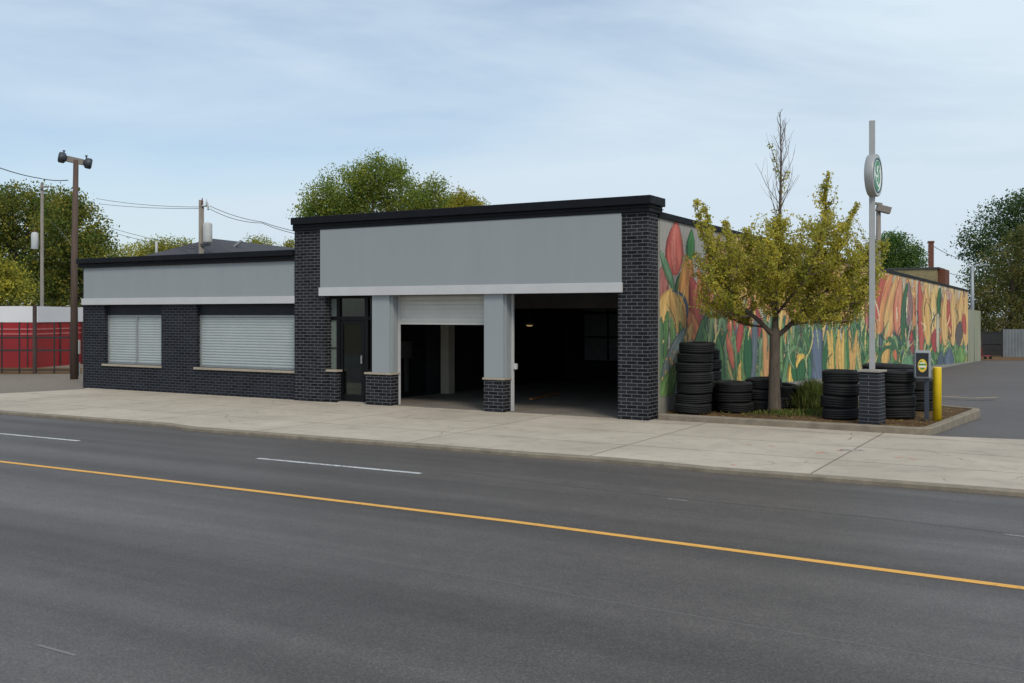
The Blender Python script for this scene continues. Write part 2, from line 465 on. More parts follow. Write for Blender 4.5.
back = [w2 for w2 in (loc2w(.6, .25), )]
S_front = offset_line(K, .185)
corner = gp(82, 389)
bl = loc2w(fx(83, .12), .4)
S_back = [gp(0, 393.5) - EX * 110, gp(0, 393.5), gp(82, 389.2), bl, loc2w(0, .4), gp(660, 418.6), gp(940, 436.2), gp(1024, 439.5), gp(1024, 439.5) + EX * 110]
sw = MB(); sw.poly([(p.x, p.y, 0) for p in S_front] + [(p.x, p.y, 0) for p in reversed(S_back)])
struct(sw.build('pavement', M['sidewalk_concrete']))

lot = MB()
nearp = [loc2w(-.2, .5), gp(660, 418.6), gp(940, 436.2), gp(1024, 439.5), gp(1024, 439.5) + EX * 50]
farp = [Vector((24.5, 56, 0)), Vector((26, 58.5, 0)), Vector((31, 66, 0)), Vector((50, 64, 0)), Vector((90, 60, 0))]
rows = []
for t in (0, .04, .12, .3, .6, 1.0):
    r = []
    for a, b in zip(nearp, farp):
        p = a.lerp(b, t); p.z = LZ(p.y) - .002; r.append(p)
    rows.append(r)
ribbon(lot, rows); struct(lot.build('parking_lot', M['lot_asphalt']))
dp = MB(); dp.poly([(x, y, -.0133 * (y - 17.6) + .004) for x, y in ((26.6, 59), (46, 58), (60, 78), (30, 78))]); struct(dp.build('dirt_path', M['leaf_dirt']))
yl = MB(); q = [gp(0, 393.5) - EX * 30, gp(0, 393.5), gp(82, 389.2), bl, loc2w(fx(83, .12), 9), Vector((-14, 60, 0)), Vector((-50, 60, 0))]
yl.poly([(p.x, p.y, -.006) for p in q]); struct(yl.build('side_yard', M['old_lot']))
ds = MB(); ds.poly([(p.x, p.y, .002) for p in (gp(-60, 374.5), gp(72, 373.5), gp(82, 373.3), gp(82, 368), gp(-60, 367))]); struct(ds.build('dirt_strip', M['leaf_dirt']))

# painted lines
def line(name, pts, w, mat, z, kind='structure'):
    P = [Vector((p[0], p[1], 0)) for p in pts]
    if len(P) < 2: return
    fine = []
    for i in range(len(P) - 1):
        for t in np.linspace(0, 1, 6, endpoint=False): fine.append(P[i].lerp(P[i + 1], float(t)))
    fine.append(P[-1])
    A = offset_line(fine, -w / 2); B = offset_line(fine, w / 2)
    return struct(strip(A, B, z, z).build(name, mat, fix=False))
def road_z(p):      # road crossfall
    return RZ
cl = [gp(0, 461.6, RZ), gp(256, 491.2, RZ), gp(512, 521.6, RZ), gp(768, 555, RZ), gp(1024, 588.3, RZ)]
dl = (cl[0] - cl[1]).normalized(); dr = (cl[-1] - cl[-2]).normalized()
def on_road(P, h):
    """a line laid on the road, following its slight crossfall"""
    out = []
    for p in P: out.append(p)
    return out
def road_line(name, pts, w, mat, h=.003):
    P = [Vector((p[0], p[1], 0)) for p in pts]; fine = []
    for i in range(len(P) - 1):
        for t in np.linspace(0, 1, 8, endpoint=False): fine.append(P[i].lerp(P[i + 1], float(t)))
    fine.append(P[-1])
    m = MB()
    for a, b in zip(offset_line(fine, -w / 2), offset_line(fine, w / 2)):
        for p in (a, b): m.v.append((p.x, p.y, RZ + h))
    for i in range(len(fine) - 1): m.face((2 * i, 2 * i + 2, 2 * i + 3, 2 * i + 1))
    return struct(m.build(name, mat, fix=False))
road_line('centre_line', [cl[0] + dl * 80] + cl + [cl[-1] + dr * 60], .105, M['line_yellow'])
for a, b, lw in (((257, 458.4), (421, 473.6), .1), ((-40, 430), (79, 441), .1), ((668, 499), (687, 500.9), .04), ((1004, 534.3), (1060, 541), .06)):
    road_line('lane_dash', [gp(*a, RZ), gp(*b, RZ)], lw, M['line_white'] if lw > .08 else M['line_faded'])
road_line('road_seam', [gp(-60, 499, RZ), gp(20, 507, RZ), gp(250, 540, RZ), gp(512, 583, RZ), gp(572, 595, RZ), gp(800, 634, RZ), gp(1024, 672, RZ), gp(1100, 686, RZ)], .012, M['seam_light'], .0015)
road_line('road_seam', [gp(440, 469, RZ), gp(537, 482.5, RZ), gp(700, 500.5, RZ), gp(880, 518.5, RZ), gp(1060, 539.5, RZ)], .014, M['seam_dark'], .0015)
road_line('road_scuff', [gp(38, 645, RZ), gp(52, 649, RZ), gp(76, 655.5, RZ)], .03, M['seam_light'], .002)
line('parking_line', [gp(936, 397, -.08), gp(959, 398, -.08), gp(973, 398.9, -.08), gp(984, 398.7, -.08), gp(997, 398, -.08)], .1, M['line_lot'], -.0535)
# survey paint and stains on the pavement
for i, (u, v, du, dv) in enumerate(((749, 444.6, 5, 0), (772, 446, 6, .6), (820, 452.6, 9, -1.2), (840, 450.7, 7, .4), (899, 457.4, 8, -.6), (912, 458.8, 9, 1.0), (733, 464.8, 4, -.3))):
    line('survey_mark', [gp(u - du / 2, v - dv / 2), gp(u + du / 2, v + dv / 2)], .05, M['spray_orange'], .003)
line('pavement_stain', [gp(840, 449.6), gp(852, 450.4), gp(863, 450.2)], .16, M['dark_stain'], .0025)

# ================================================================== the garage
G = thing('repair_garage', 'low black brick garage with grey panels, two open bays and a flower mural', 'building', P0, ANG)
XL = fx(294.5); X1 = fx(325); X2 = fx(618)

p = MB(); p.box(XL, X1, 0, .5, -.1, 4.31); p.build('brick_pier', M['black_brick'], G)
p = MB(); p.box(X2, 0, 0, .55, -.1, 4.31); p.build('brick_pier', M['black_brick'], G)
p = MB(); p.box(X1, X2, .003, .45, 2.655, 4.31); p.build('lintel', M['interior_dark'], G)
fa, fb = fx(320, -.05), fx(621, -.05)
p = MB(); p.box(fa, fb, -.05, .0015, 2.86, 4.32); p.build('fascia_panel', M['grey_panel'], G, bevel=.006)
p = MB(); p.box(fa - .02, fb + .02, -.085, .002, 2.65, 2.86); p.build('trim_band', M['white_trim'], G, bevel=.006)
p = MB(); p.box(XL - .005, .06, -.07, .66, 4.305, 4.46); p.box(XL - .02, .11, -.13, .7, 4.46, 4.64); p.box(XL - .01, .085, -.1, .68, 4.395, 4.41)
p.build('coping', M['coping_metal'], G, bevel=.012)

# entrance
def V(mb, ua, ub, y0, y1, z0, z1): mb.box(fx(ua, y0), fx(ub, y0), y0, y1, z0, z1)
p = MB(); p.box(X1 + .002, fx(336.6, .06), .06, .4, -.1, .76); p.build('bulkhead', M['black_brick'], G)
p = MB(); p.box(X1 - .12, fx(337, .02), .02, .4, .76, .81); p.build('sill', M['stone_sill'], G, bevel=.006)
fr = MB(); Yf0, Yf1 = .2, .3
for ua, ub in ((326.2, 329.3), (336.6, 339.6), (364.6, 368), (371, 373.5)): V(fr, ua, ub, Yf0, Yf1, .0 if ua > 330 and ua < 366 else .811, 2.65)
for za, zb in ((2.05, 2.14), (2.585, 2.652)): fr.box(fx(326.2, .21), fx(373.5, .21), .21, .295, za, zb)
V(fr, 329.3, 336.6, .22, .29, 1.34, 1.36)
V(fr, 368, 371, .22, .29, .75, .85)
frame = fr.build('door_frame', M['dark_frame'], G)
gl = MB(); V(gl, 329, 337, .245, .255, .82, 2.6); gl.build('sidelight', M['sidelight_film'], frame)
gl = MB(); V(gl, 339.4, 364.8, .245, .255, 2.1, 2.6); gl.build('transom_light', M['dark_glass'], frame)
gl = MB(); V(gl, 367.8, 371.2, .245, .255, .8, 2.6); gl.build('sidelight', M['dark_glass'], frame)
d = MB(); y0 = .225; y1 = .275; da, db = fx(339.8, y0), fx(364.4, y0)
d.box(da, da + .1, y0, y1, .03, 2.04); d.box(db - .1, db, y0, y1, .03, 2.04); d.box(da + .1, db - .1, y0 + .002, y1 - .002, 1.94, 2.04); d.box(da + .1, db - .1, y0 + .002, y1 - .002, .03, .2)
door = d.build('door', M['dark_frame'], G)
gl = MB(); gl.box(da + .1, db - .1, .247, .253, .2, 1.94); gl.build('pane', M['dark_glass'], door)
h = MB(); h.bar((db - .05, y0 - .05, .98), (db - .05, y0 - .05, 1.18), .03); h.bar((db - .05, y0 + .0, 1.02), (db - .05, y0 - .06, 1.02), .02); h.bar((db - .05, y0, 1.14), (db - .05, y0 - .06, 1.14), .02)
h.build('handle', M['handle_steel'], door)
th = MB(); th.box(fx(338, .1), fx(366, .1), .1, .33, .0, .028); th.build('threshold', M['concrete'], G)

# two grey columns on brick bases
def column(ua, ub, ba, bb, zt):
    m = MB(); m.box(fx(ua), fx(ub), 0, .28, zt, 2.652); m.box(fx(ub) - .001, fx(ub) + .05, .06, .275, zt, 2.651)
    o = m.build('column', M['grey_panel'], G, bevel=.004)
    m = MB(); m.box(fx(ba, -.02), fx(bb, -.02), -.02, .3, -.1, zt - .045); m.build('base', M['black_brick'], o)
    m = MB(); m.box(fx(ba, -.02) - .03, fx(bb, -.02) + .03, -.05, .32, zt - .045, zt); m.build('cap', M['stone_sill'], o, bevel=.006)
column(372, 389.2, 365.6, 390.6, .785)
column(484, 503, 484, 503.5, .765)

# garage bays: jambs, tracks and the half-open roller door
c1r = fx(390.6, -.02); c2r = fx(503.5, -.02)
for ja, jz in ((c1r, 396.4), (c2r, 510.8)):
    jb = MB(); jb.box(ja - .1, fx(jz, .3), .302, .42, 0, 2.65); jb.build('door_jamb', M['dark_frame'], G)
for ua, ub in ((396.4, 399.2), (510.8, 513.0)):
    t = MB(); t.box(fx(ua, .3), fx(ub, .3), .296, .36, .0, 2.65); t.build('guide_rail', M['white_trim'], G)
def corrugated(x0, x1, y, z0, z1, pitch, depth, thick=.03, sag=0.0):
    m = MB(); prof = []
    n = max(1, round((z1 - z0) / pitch)); p_ = (z1 - z0) / n
    for i in range(n):
        z = z0 + i * p_
        prof += [(y, z), (y - depth * .7, z + p_ * .18), (y - depth, z + p_ * .45), (y - depth * .75, z + p_ * .8), (y, z + p_ * .97)]
    prof.append((y, z1))
    rows = [[Vector((x, a, b)) for a, b in prof] for x in (x0, x1)]
    ribbon(m, rows)
    m.box(x0, x1, y + .004, y + thick, z0, z1)
    return m
rs = corrugated(fx(399.4, .37), fx(486, .37), .37, 2.0, 2.65, .1, .012); shutter = rs.build('roller_door', M['shutter_door'], G)
m = MB(); m.box(fx(399.4, .36), fx(486, .36), .345, .4, 1.95, 2.0); m.build('bottom_bar', M['shutter_door'], shutter)
m = MB(); V(m, 513.2, 516, .3, .38, .95, 1.08); m.build('control_box', M['white_trim'], G, bevel=.008)

# inside the bays
ZI = .012
bkY = 11.0; xi0 = fx(371, .5) - .1
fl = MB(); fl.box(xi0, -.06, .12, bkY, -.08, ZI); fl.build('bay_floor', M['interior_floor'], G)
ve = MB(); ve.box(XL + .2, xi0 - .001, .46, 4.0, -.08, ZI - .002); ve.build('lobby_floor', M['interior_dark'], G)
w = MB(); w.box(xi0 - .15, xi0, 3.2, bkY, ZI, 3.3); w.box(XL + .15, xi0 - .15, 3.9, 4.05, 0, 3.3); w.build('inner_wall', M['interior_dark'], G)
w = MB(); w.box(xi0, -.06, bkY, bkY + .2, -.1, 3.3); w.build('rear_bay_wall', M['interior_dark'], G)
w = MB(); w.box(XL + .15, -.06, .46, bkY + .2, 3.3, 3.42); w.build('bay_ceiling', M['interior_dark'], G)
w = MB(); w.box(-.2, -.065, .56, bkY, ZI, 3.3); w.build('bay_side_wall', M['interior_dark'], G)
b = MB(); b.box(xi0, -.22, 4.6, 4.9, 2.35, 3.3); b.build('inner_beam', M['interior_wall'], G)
c = w2loc(gp(445, 393.5, ZI)); m = MB(); m.box(c.x - .13, c.x + .13, c.y - .02, c.y + .28, ZI, 3.3); m.build('inner_column', M['inner_column'], G)
iw = MB()
for i in range(5):
    x = -6.9 + i * .9; iw.box(x, x + .06, bkY - .06, bkY - .005, .6, 3.1)
for z in (.6, 1.4, 2.2, 3.0): iw.box(-6.9, -3.24, bkY - .05, bkY - .01, z, z + .06)
o = iw.build('inner_window', M['coping_metal'], G)
m = MB(); m.box(-6.88, -3.26, bkY - .03, bkY - .02, .62, 3.05); m.build('pane', M['inner_pane'], o)

# wing
WY = .12
XW = fx(83, WY); w1a, w1b, w2a, w2b = fx(104.2, WY), fx(161.3, WY), fx(196.2, WY), XL - .03
ZS, ZH = .74, 2.47
m = MB(); TH = .3
m.box(XW, w1a, WY, WY + TH, -.1, ZH); m.box(w1b, w2a, WY, WY + TH, -.1, ZH); m.box(w2b, XL, WY, WY + TH, -.1, ZH)
m.box(w1a, w1b, WY, WY + TH, -.1, ZS); m.box(w2a, w2b, WY, WY + TH, -.1, ZS)
m.box(XW, XL, WY + .004, WY + TH, ZH, 3.56)
m.box(XW + .002, XW + .3, WY + TH, 9.0, -.1, 3.55); m.box(XW + .3, XL, 8.7, 9.0, -.1, 3.55)
m.build('wing_wall', M['wing_brick'], G)
pa, pb = fx(83.6, .05), XL - .005
m = MB(); m.box(pa, pb, .05, WY + .002, 2.66, 3.57); m.build('fascia_panel', M['grey_panel'], G, bevel=.006)
m = MB(); m.box(pa - .04, pb, .0, WY + .003, 2.47, 2.66); m.build('trim_band', M['white_trim'], G, bevel=.006)
m = MB(); m.box(XW - .03, XL - .004, -.02, .6, 3.56, 3.69); m.box(XW - .06, XL - .004, -.08, .66, 3.69, 3.84); m.box(XW - .04, XL - .004, -.05, .62, 3.635, 3.65)
m.box(XW - .06, XW + .35, .66, 9.1, 3.56, 3.8)
m.build('coping', M['coping_metal'], G, bevel=.012)
m = MB(); m.box(XW + .3, XL, .6, 8.75, 3.42, 3.52); m.build('wing_roof', M['roof_felt'], G)

def shop_window(xa, xb, mull):
    f = MB(); y = WY + .12
    f.box(xa, xb, y, y + .08, 2.17, ZH); hd = f.build('header', M['header_panel'], G)
    f = MB(); t = .05
    f.box(xa + .002, xa + t, y + .01, y + .09, ZS, 2.17); f.box(xb - t, xb - .002, y + .01, y + .09, ZS, 2.17)
    f.box(xa + t, xb - t, y + .012, y + .09, 2.12, 2.168); f.box(xa + t, xb - t, y + .012, y + .09, ZS + .001, ZS + .04)
    if mull: f.box(mull - .03, mull + .03, y + .008, y + .09, ZS + .04, 2.12)
    wo = f.build('window', M['grey_metal'], G)
    for a, b in (((xa + t, mull - .03), (mull + .03, xb - t)) if mull else ((xa + t, xb - t),)):
        s = corrugated(a, b, y + .06, ZS + .04, 2.12, .076, .016, .03); s.build('roller_shutter', M['shutter_white'], wo)
    s = MB(); s.box(xa - .06, xb + .02, WY - .05, y + .09, ZS - .06, ZS); s.build('sill', M['stone_sill'], wo, bevel=.006)
shop_window(w1a, w1b, fx(135, .2))
shop_window(w2a, w2b, None)

# long side wall
Wa = w2loc(loc2w(-.045, .5)); Wb = w2loc(Vector((.456 * 55, 55, 0)))
WD = (Wb - Wa); WD.z = 0; WL = WD.length; WD.normalize(); WN = Vector((WD.y, -WD.x, 0))      # outward
def wtop(s): return 4.24 + (3.42 - 4.24) * s / WL
def wbot(s): return .45 + (-.42 - .45) * s / WL
def WP(s, z, n=0.0):
    q = Wa + WD * s + WN * n; return Vector((q.x, q.y, z))
m = MB()
a0, a1, b1, b0 = WP(0, 0), WP(WL, 0), WP(WL, 0, -.3), WP(0, 0, -.3)
m.prism([(q.x, q.y) for q in (b0, a0, a1, b1)], -1.2, [wtop(0), wtop(0), wtop(WL), wtop(WL)])
sw_ = m.build('side_wall', M['plinth_concrete'], G)
m = MB(); a0, a1, b1, b0 = WP(.1, 0, .05), WP(WL + .06, 0, .05), WP(WL + .06, 0, -.36), WP(.1, 0, -.36)
m.prism([(q.x, q.y) for q in (b0, a0, a1, b1)], [wtop(0) + .002, wtop(0) + .002, wtop(WL) + .002, wtop(WL) + .002], [wtop(0) + .13, wtop(0) + .13, wtop(WL) + .1, wtop(WL) + .1])
m.build('side_coping', M['coping_metal'], G)
m = MB(); q = [(XL + .01, .7), (-.4, .7), (WP(WL, 0, -.31).x, WP(WL, 0).y), (XL + .01, WP(WL, 0).y)]
m.prism(q, [3.6, 3.6, 3.1, 3.1], [4.1, 4.1, 3.35, 3.35]); m.build('main_roof', M['roof_felt'], G)
m = MB(); m.box(XL, XL + .3, .5, WP(WL, 0).y, -.3, 3.35); m.box(XL + .3, WP(WL, 0).x - .3, WP(WL, 0).y - .3, WP(WL, 0).y, -1.2, 3.3); m.build('rear_wall', M['plinth_concrete'], G)
# low annexe wall that carries on behind
ua = 981; r = (ua - CX) / F
wa_ = loc2w(Wa.x, Wa.y); wd_ = (Vector((.456 * 55, 55, 0)) - wa_).normalized()
sx = (r * wa_.y - wa_.x) / (wd_.x - r * wd_.y)
m = MB(); a0, a1, b1, b0 = WP(WL + .07, 0, -.02), WP(sx, 0, -.02), WP(sx, 0, -.3), WP(WL + .07, 0, -.3)
m.prism([(q.x, q.y) for q in (b0, a0, a1, b1)], -1.4, [2.45, 2.45, 2.38, 2.38])
mm, nt, b_ = new_mat('annexe_paint'); v_ = uvm(nt, (1.6, 1.6, .16), src='Object'); f_ = noise(nt, v_, 1.6, 6, .7, .6)
nt.links.new(ramp(nt, f_, [(.25, srgb(104, 112, 100)), (.42, srgb(158, 156, 140)), (.55, srgb(128, 136, 112)), (.68, srgb(168, 160, 130)), (.8, srgb(96, 106, 98))]), b_.inputs['Base Color']); b_.inputs['Roughness'].default_value = .8
m.build('annexe_wall', mm, G)
# stair house on the roof
PY = 36.0; pxl, pxr = fx(888, PY), fx(937, PY)
m = MB(); m.box(pxl, pxr, PY, PY + 2.2, 3.2, 4.52); ph = m.build('stair_house', M['yellow_brick'], G)
m = MB(); m.box(pxr + .002, pxr + .35, PY + .3, PY + 2.0, 3.2, 4.5); m.build('brick_shaft', M['red_brick'], ph)
m = MB(); m.box(pxl - .06, pxr + .1, PY - .06, PY + 2.26, 4.52, 4.6); m.build('flat_roof', M['roof_felt'], ph)
cx_ = fx(931, PY + .5); m = MB(); m.box(cx_ - .12, cx_ + .12, PY + .4, PY + .65, 4.6, 5.9); m.box(cx_ - .15, cx_ + .15, PY + .37, PY + .68, 5.9, 5.98); m.build('chimney', M['rusty_brick'], ph)

# ------------------------------------------------------------------ the mural, painted stroke by stroke on a fine sheet over the wall
def paint_mural():
    NU, NV = 620, 170
    uu = np.concatenate([np.linspace(659.6, 890, 420), np.linspace(890.6, 967.9, NU - 420)])
    r = (uu - CX) / F
    ss = np.clip((r * wa_.y - wa_.x) / (wd_.x - r * wd_.y), .06, WL - .01)
    ss = np.maximum.accumulate(ss + np.arange(NU) * 1e-6)
    Yw = wa_.y + wd_.y * ss
    tt = np.linspace(0, 1, NV)
    top = 4.24 + (3.42 - 4.24) * ss / WL; bot = .45 + (-.42 - .45) * ss / WL
    Z = bot[None, :] + (top - bot)[None, :] * tt[:, None]
    U = np.repeat(uu[None, :], NV, 0); Vv = HZ - (Z - EYE) * F / Yw[None, :]
    img = np.empty((NV, NU, 3)); img[:] = srgb(150, 149, 146)
    R = np.random.default_rng(5)
    vt = HZ - (top - EYE) * F / Yw; vb = HZ - (bot - EYE) * F / Yw
    pal_t = [(212, 178, 112), (206, 164, 102), (216, 186, 128), (192, 166, 122)]
    GR = [(46, 100, 62), (64, 120, 68), (92, 138, 76), (116, 152, 88), (70, 106, 82), (134, 164, 118)]
    RD = [(176, 70, 62), (190, 84, 60), (160, 58, 64), (204, 110, 74), (188, 104, 96)]
    YL = [(214, 172, 78), (206, 158, 80), (222, 184, 96), (200, 146, 70)]
    BL = [(86, 104, 122), (110, 122, 124), (72, 92, 96), (128, 134, 134)]
    DK = [(46, 58, 54), (60, 62, 66), (70, 60, 58)]
    WH = [(186, 182, 170), (196, 190, 176)]
    def stroke(p0, p1, p2, w, c, prof='leaf', outline=.55, streak=.22, c2=None, tipw=.0):
        p0, p1, p2 = map(np.array, (p0, p1, p2))
        ns = int(min(90, max(26, 2.6 * (np.linalg.norm(p1 - p0) + np.linalg.norm(p2 - p1))))); t = np.linspace(0, 1, ns)[:, None]
        sp = (1 - t) ** 2 * p0 + 2 * t * (1 - t) * p1 + t ** 2 * p2
        i0 = np.searchsorted(uu, sp[:, 0].min() - w - 1); i1 = np.searchsorted(uu, sp[:, 0].max() + w + 1)
        if i1 <= i0: return
        u = U[:, i0:i1]; v = Vv[:, i0:i1]
        du = u[..., None] - sp[:, 0]; dv = v[..., None] - sp[:, 1]
        d2 = du * du + dv * dv; k = d2.argmin(-1)
        dist = np.sqrt(np.take_along_axis(d2, k[..., None], -1)[..., 0]); tk = k / (ns - 1.0)
        tg = np.gradient(sp, axis=0); side = np.sign(tg[k, 0] * np.take_along_axis(dv, k[..., None], -1)[..., 0] - tg[k, 1] * np.take_along_axis(du, k[..., None], -1)[..., 0])
        if prof == 'leaf': ww = w * np.power(np.clip(np.sin(PI * np.clip(tk * .93 + .07 * (1 - tk), 0, 1)), 0, 1), .75)
        elif prof == 'petal': ww = w * np.power(np.clip(np.sin(PI * tk ** .74), 0, 1), .74) * 1.04
        elif prof == 'blade': ww = w * (1 - tk) ** .6
        else: ww = np.full_like(tk, w)
        m_ = (dist <= ww + .15) & ~((tk <= 0) & (dist > ww)) & ~((tk >= 1) & (dist > ww))
        if not m_.any(): return
        lat = side * dist / np.maximum(ww, .2)
        ph = R.uniform(0, 6, 3); fr_ = R.uniform(5, 11)
        sh = 1 + streak * (np.sin(lat * fr_ + ph[0] + 1.5 * np.sin(tk * 5 + ph[1])) * .6 + np.sin(lat * 19 + tk * 9 + ph[2]) * .4)
        a = np.array(srgb(*c)); colr = a[None, None] * sh[..., None]
        if c2 is not None:
            f = np.clip((lat + 1) / 2 * .7 + tk * .3 + .15 * np.sin(tk * 12 + ph[1]), 0, 1)[..., None]
            colr = colr * (1 - f) + np.array(srgb(*c2)) * sh[..., None] * f
        if outline < 1:
            e = np.clip((np.abs(lat) - .66) / .22, 0, 1)[..., None]; colr = colr * (1 - e * (1 - outline))
        sub = img[:, i0:i1]; sub[m_] = colr[m_]
    pick = lambda L: L[R.integers(len(L))]
    # warm ground, then bloom clusters on stems, then fans of long leaves rising from the foot
    for u in np.arange(716, 968, 1.5):
        vt_ = np.interp(u, uu, vt); vb_ = np.interp(u, uu, vb)
        stroke((u, vb_ + 2), (u + R.normal(0, 2), (vt_ + vb_) / 2), (u + R.normal(0, 3), vt_ - 4 + (20 if u < 735 else 0)), R.uniform(1.2, 2.4), pick(pal_t + pal_t + WH + [(150, 150, 120), (176, 168, 140)]), 'band', 1, .15)
    ctr = []
    u = 712.0
    while u < 968:
        far = (u - 700) / 268; ctr.append(u); u += R.uniform(5.5, 9.5) * (1 - .3 * far)
    for layer in (0, 1):
        for u0 in ctr:
            u = u0 + R.normal(0, 2); far = (u - 700) / 268; vt_ = np.interp(u, uu, vt); vb_ = np.interp(u, uu, vb); H = vb_ - vt_
            base = vt_ + H * (R.uniform(.3, .42) if layer == 0 else R.uniform(.42, .56)); ln = H * R.uniform(.24, .4)
            stroke((u + R.normal(0, 3), vb_), (u + R.normal(0, 2), (vb_ + base) / 2), (u, base), R.uniform(.5, .9), pick(GR[:2] + DK[:2]), 'band', 1, .1)
            hue = R.random(); L = YL if hue < .5 else [(204, 142, 92), (200, 148, 90), (212, 158, 104)] if hue < .82 else RD if hue < .9 else WH
            L2 = YL + [(206, 138, 90), (196, 106, 76)]
            for k_ in (-1, 1, 0):
                sp_ = k_ * R.uniform(3, 6.5) * (1 - .4 * far)
                stroke((u + sp_ * .15, base + ln * .12), (u + sp_ * 1.15, base - ln * .45), (u + sp_ * .8 + R.normal(0, 1), base - ln * (1 if k_ == 0 else .86)), R.uniform(1.8, 3.1) * (1 - .36 * far), pick(L), 'petal', .3, .36, pick(L2))
    for lay, (h0, h1, cols, wd) in enumerate(((.42, .66, GR[:2] + GR[4:5] + BL[:1], (1.2, 2.2)), (.28, .5, GR[:4], (1.3, 2.5)), (.14, .32, GR[1:4] + GR[5:] + YL[:1], (1.2, 2.4)))):
        u = 690.0
        while u < 967:
            far = (u - 700) / 268; vt_ = np.interp(u, uu, vt); vb_ = np.interp(u, uu, vb); H = vb_ - vt_; lowr = 1.0 if u < 872 else .74
            for k_ in range(R.integers(2, 4)):
                hh = H * R.uniform(h0, h1) * lowr; lean = R.normal(0, 8) * (1 - .4 * far); curl = R.normal(0, 6) * (1 - .4 * far)
                stroke((u + R.normal(0, 1.5), vb_ + 2), (u + lean * .1 - curl, vb_ - hh * .55), (u + lean, vb_ - hh), R.uniform(*wd) * (1 - .35 * far), pick(cols), 'leaf', .34, .34, pick(GR + YL[:1]) if R.random() < .5 else None)
            u += R.uniform(4.5, 8.5) * (1 - .3 * far)
    for i in range(26):
        u = R.uniform(712, 960); vt_ = np.interp(u, uu, vt); vb_ = np.interp(u, uu, vb); H = vb_ - vt_; far = (u - 700) / 268
        sp_ = R.choice([-1, 1]) * R.uniform(8, 17) * (1 - .45 * far); hh = H * R.uniform(.36, .58) * (1.0 if u < 872 else .7)
        c_ = pick(GR[:3] + GR[4:5]); stroke((u, vb_ + 1), (u + sp_ * .15, vb_ - hh * 1.5), (u + sp_, vb_ - hh * .45), R.uniform(1.5, 2.6) * (1 - .35 * far), c_, 'leaf', .3, .3, GR[5])
    for i in range(26):
        u = R.uniform(715, 966); vb_ = np.interp(u, uu, vb); H = vb_ - np.interp(u, uu, vt); far = (u - 700) / 268
        q_ = H * R.uniform(.2, .5); stroke((u, vb_ - q_), (u + R.normal(0, 3), vb_ - q_ - H * .12), (u + R.normal(0, 4), vb_ - q_ - H * .26), R.uniform(1.2, 2.4) * (1 - .3 * far), pick(RD + YL), 'leaf', .45, .2)
    # --- the big flowers next to the street corner
    for i in range(10): stroke((662 + i * 4.5, 262), (663 + i * 4.4, 240), (666 + i * 4.6, 218), 3, (150 + int(R.normal(0, 5)), 149, 147), 'band', 1, .06)
    stroke((663, 300), (660, 280), (666, 262), 6.5, (172, 104, 96), 'petal', .5, .3, (150, 80, 84))
    stroke((674.5, 276), (673, 247), (676.2, 220), 8.8, (178, 66, 66), 'petal', .45, .18, (204, 104, 92))
    stroke((675, 272), (671, 250), (675, 226), 2.2, (206, 110, 100), 'leaf', 1, .3)
    stroke((673.5, 290), (668, 272), (660.5, 252), 3.6, (64, 116, 78), 'leaf', .35, .3, (110, 150, 120))
    stroke((676, 292), (680, 282), (685, 268), 4.2, (44, 98, 60), 'leaf', .4, .3, (96, 140, 96))
    stroke((677, 300), (682, 278), (690, 262), 1.2, (52, 62, 78), 'band', 1, .2)
    stroke((686, 330), (684, 290), (690, 246), 8.2, (212, 164, 66), 'petal', .5, .2, (198, 112, 70))
    stroke((690, 260), (690, 245), (691.5, 229), 4.2, (36, 102, 58), 'petal', .5, .3, (60, 130, 70))
    stroke((696, 327), (699, 300), (690, 276), 7.6, (186, 84, 62), 'petal', .45, .25, (170, 70, 72))
    stroke((704, 318), (706, 290), (697, 268), 5.5, (206, 140, 70), 'petal', .5, .25, (190, 100, 70))
    stroke((698, 345), (694, 325), (686, 308), 6.2, (198, 100, 66), 'petal', .45, .25, (206, 130, 76))
    stroke((684, 352), (688, 335), (692, 322), 4, (210, 160, 84), 'petal', .5, .2)
    stroke((661, 332), (662, 300), (672, 289), 7.6, (208, 166, 84), 'petal', .5, .2, (214, 176, 100))
    stroke((680, 336), (678, 305), (670, 290), 6.6, (204, 152, 78), 'petal', .5, .22, (212, 170, 90))
    stroke((672, 291), (688, 292), (687, 318), 1.6, (70, 84, 110), 'leaf', 1, .2)
    for (a, b_, c_, w_, co) in (((664, 398), (660, 350), (668, 312), 4.4, 0), ((672, 396), (676, 355), (671, 318), 3.8, 1), ((661, 380), (660, 345), (661, 318), 3.0, 2), ((679, 390), (683, 350), (680, 322), 3.4, 0),
                               ((690, 380), (696, 350), (706, 314), 4.6, 2), ((700, 385), (706, 350), (711, 312), 5.0, 3), ((712, 385), (712, 355), (703, 328), 3.8, 1), ((708, 390), (716, 350), (727, 330), 3.2, 4), ((722, 385), (722, 360), (717, 336), 3.6, 0)):
        stroke(a, b_, c_, w_, GR[co], 'leaf', .45, .3, GR[(co + 2) % 6])
    stroke((662, 398), (667, 360), (684, 330), 6.0, (98, 116, 122), 'leaf', .5, .25, (120, 134, 130))
    stroke((660, 399), (666, 388), (675, 368), 7.5, (92, 142, 74), 'leaf', .7, .3, (126, 160, 92))
    for i in range(12):
        u = R.uniform(661, 674); v = R.uniform(318, 398); stroke((u, v + 1), (u, v), (u, v - 1.2), .4, pick(YL), 'band', 1, 0)
    stroke((733, 368), (730, 350), (727, 336), 3.0, (180, 66, 62), 'leaf', .5, .2, (204, 120, 80))
    # middle: blue band, arching leaves over yellow
    stroke((751, 384), (756, 350), (754, 322), 3.0, (90, 106, 116), 'band', .5, .25)
    stroke((748, 382), (747, 356), (748, 330), 4.4, (32, 96, 58), 'leaf', .6, .2)
    stroke((738, 352), (739, 335), (742, 318), 3.2, (176, 66, 62), 'leaf', .5, .2)
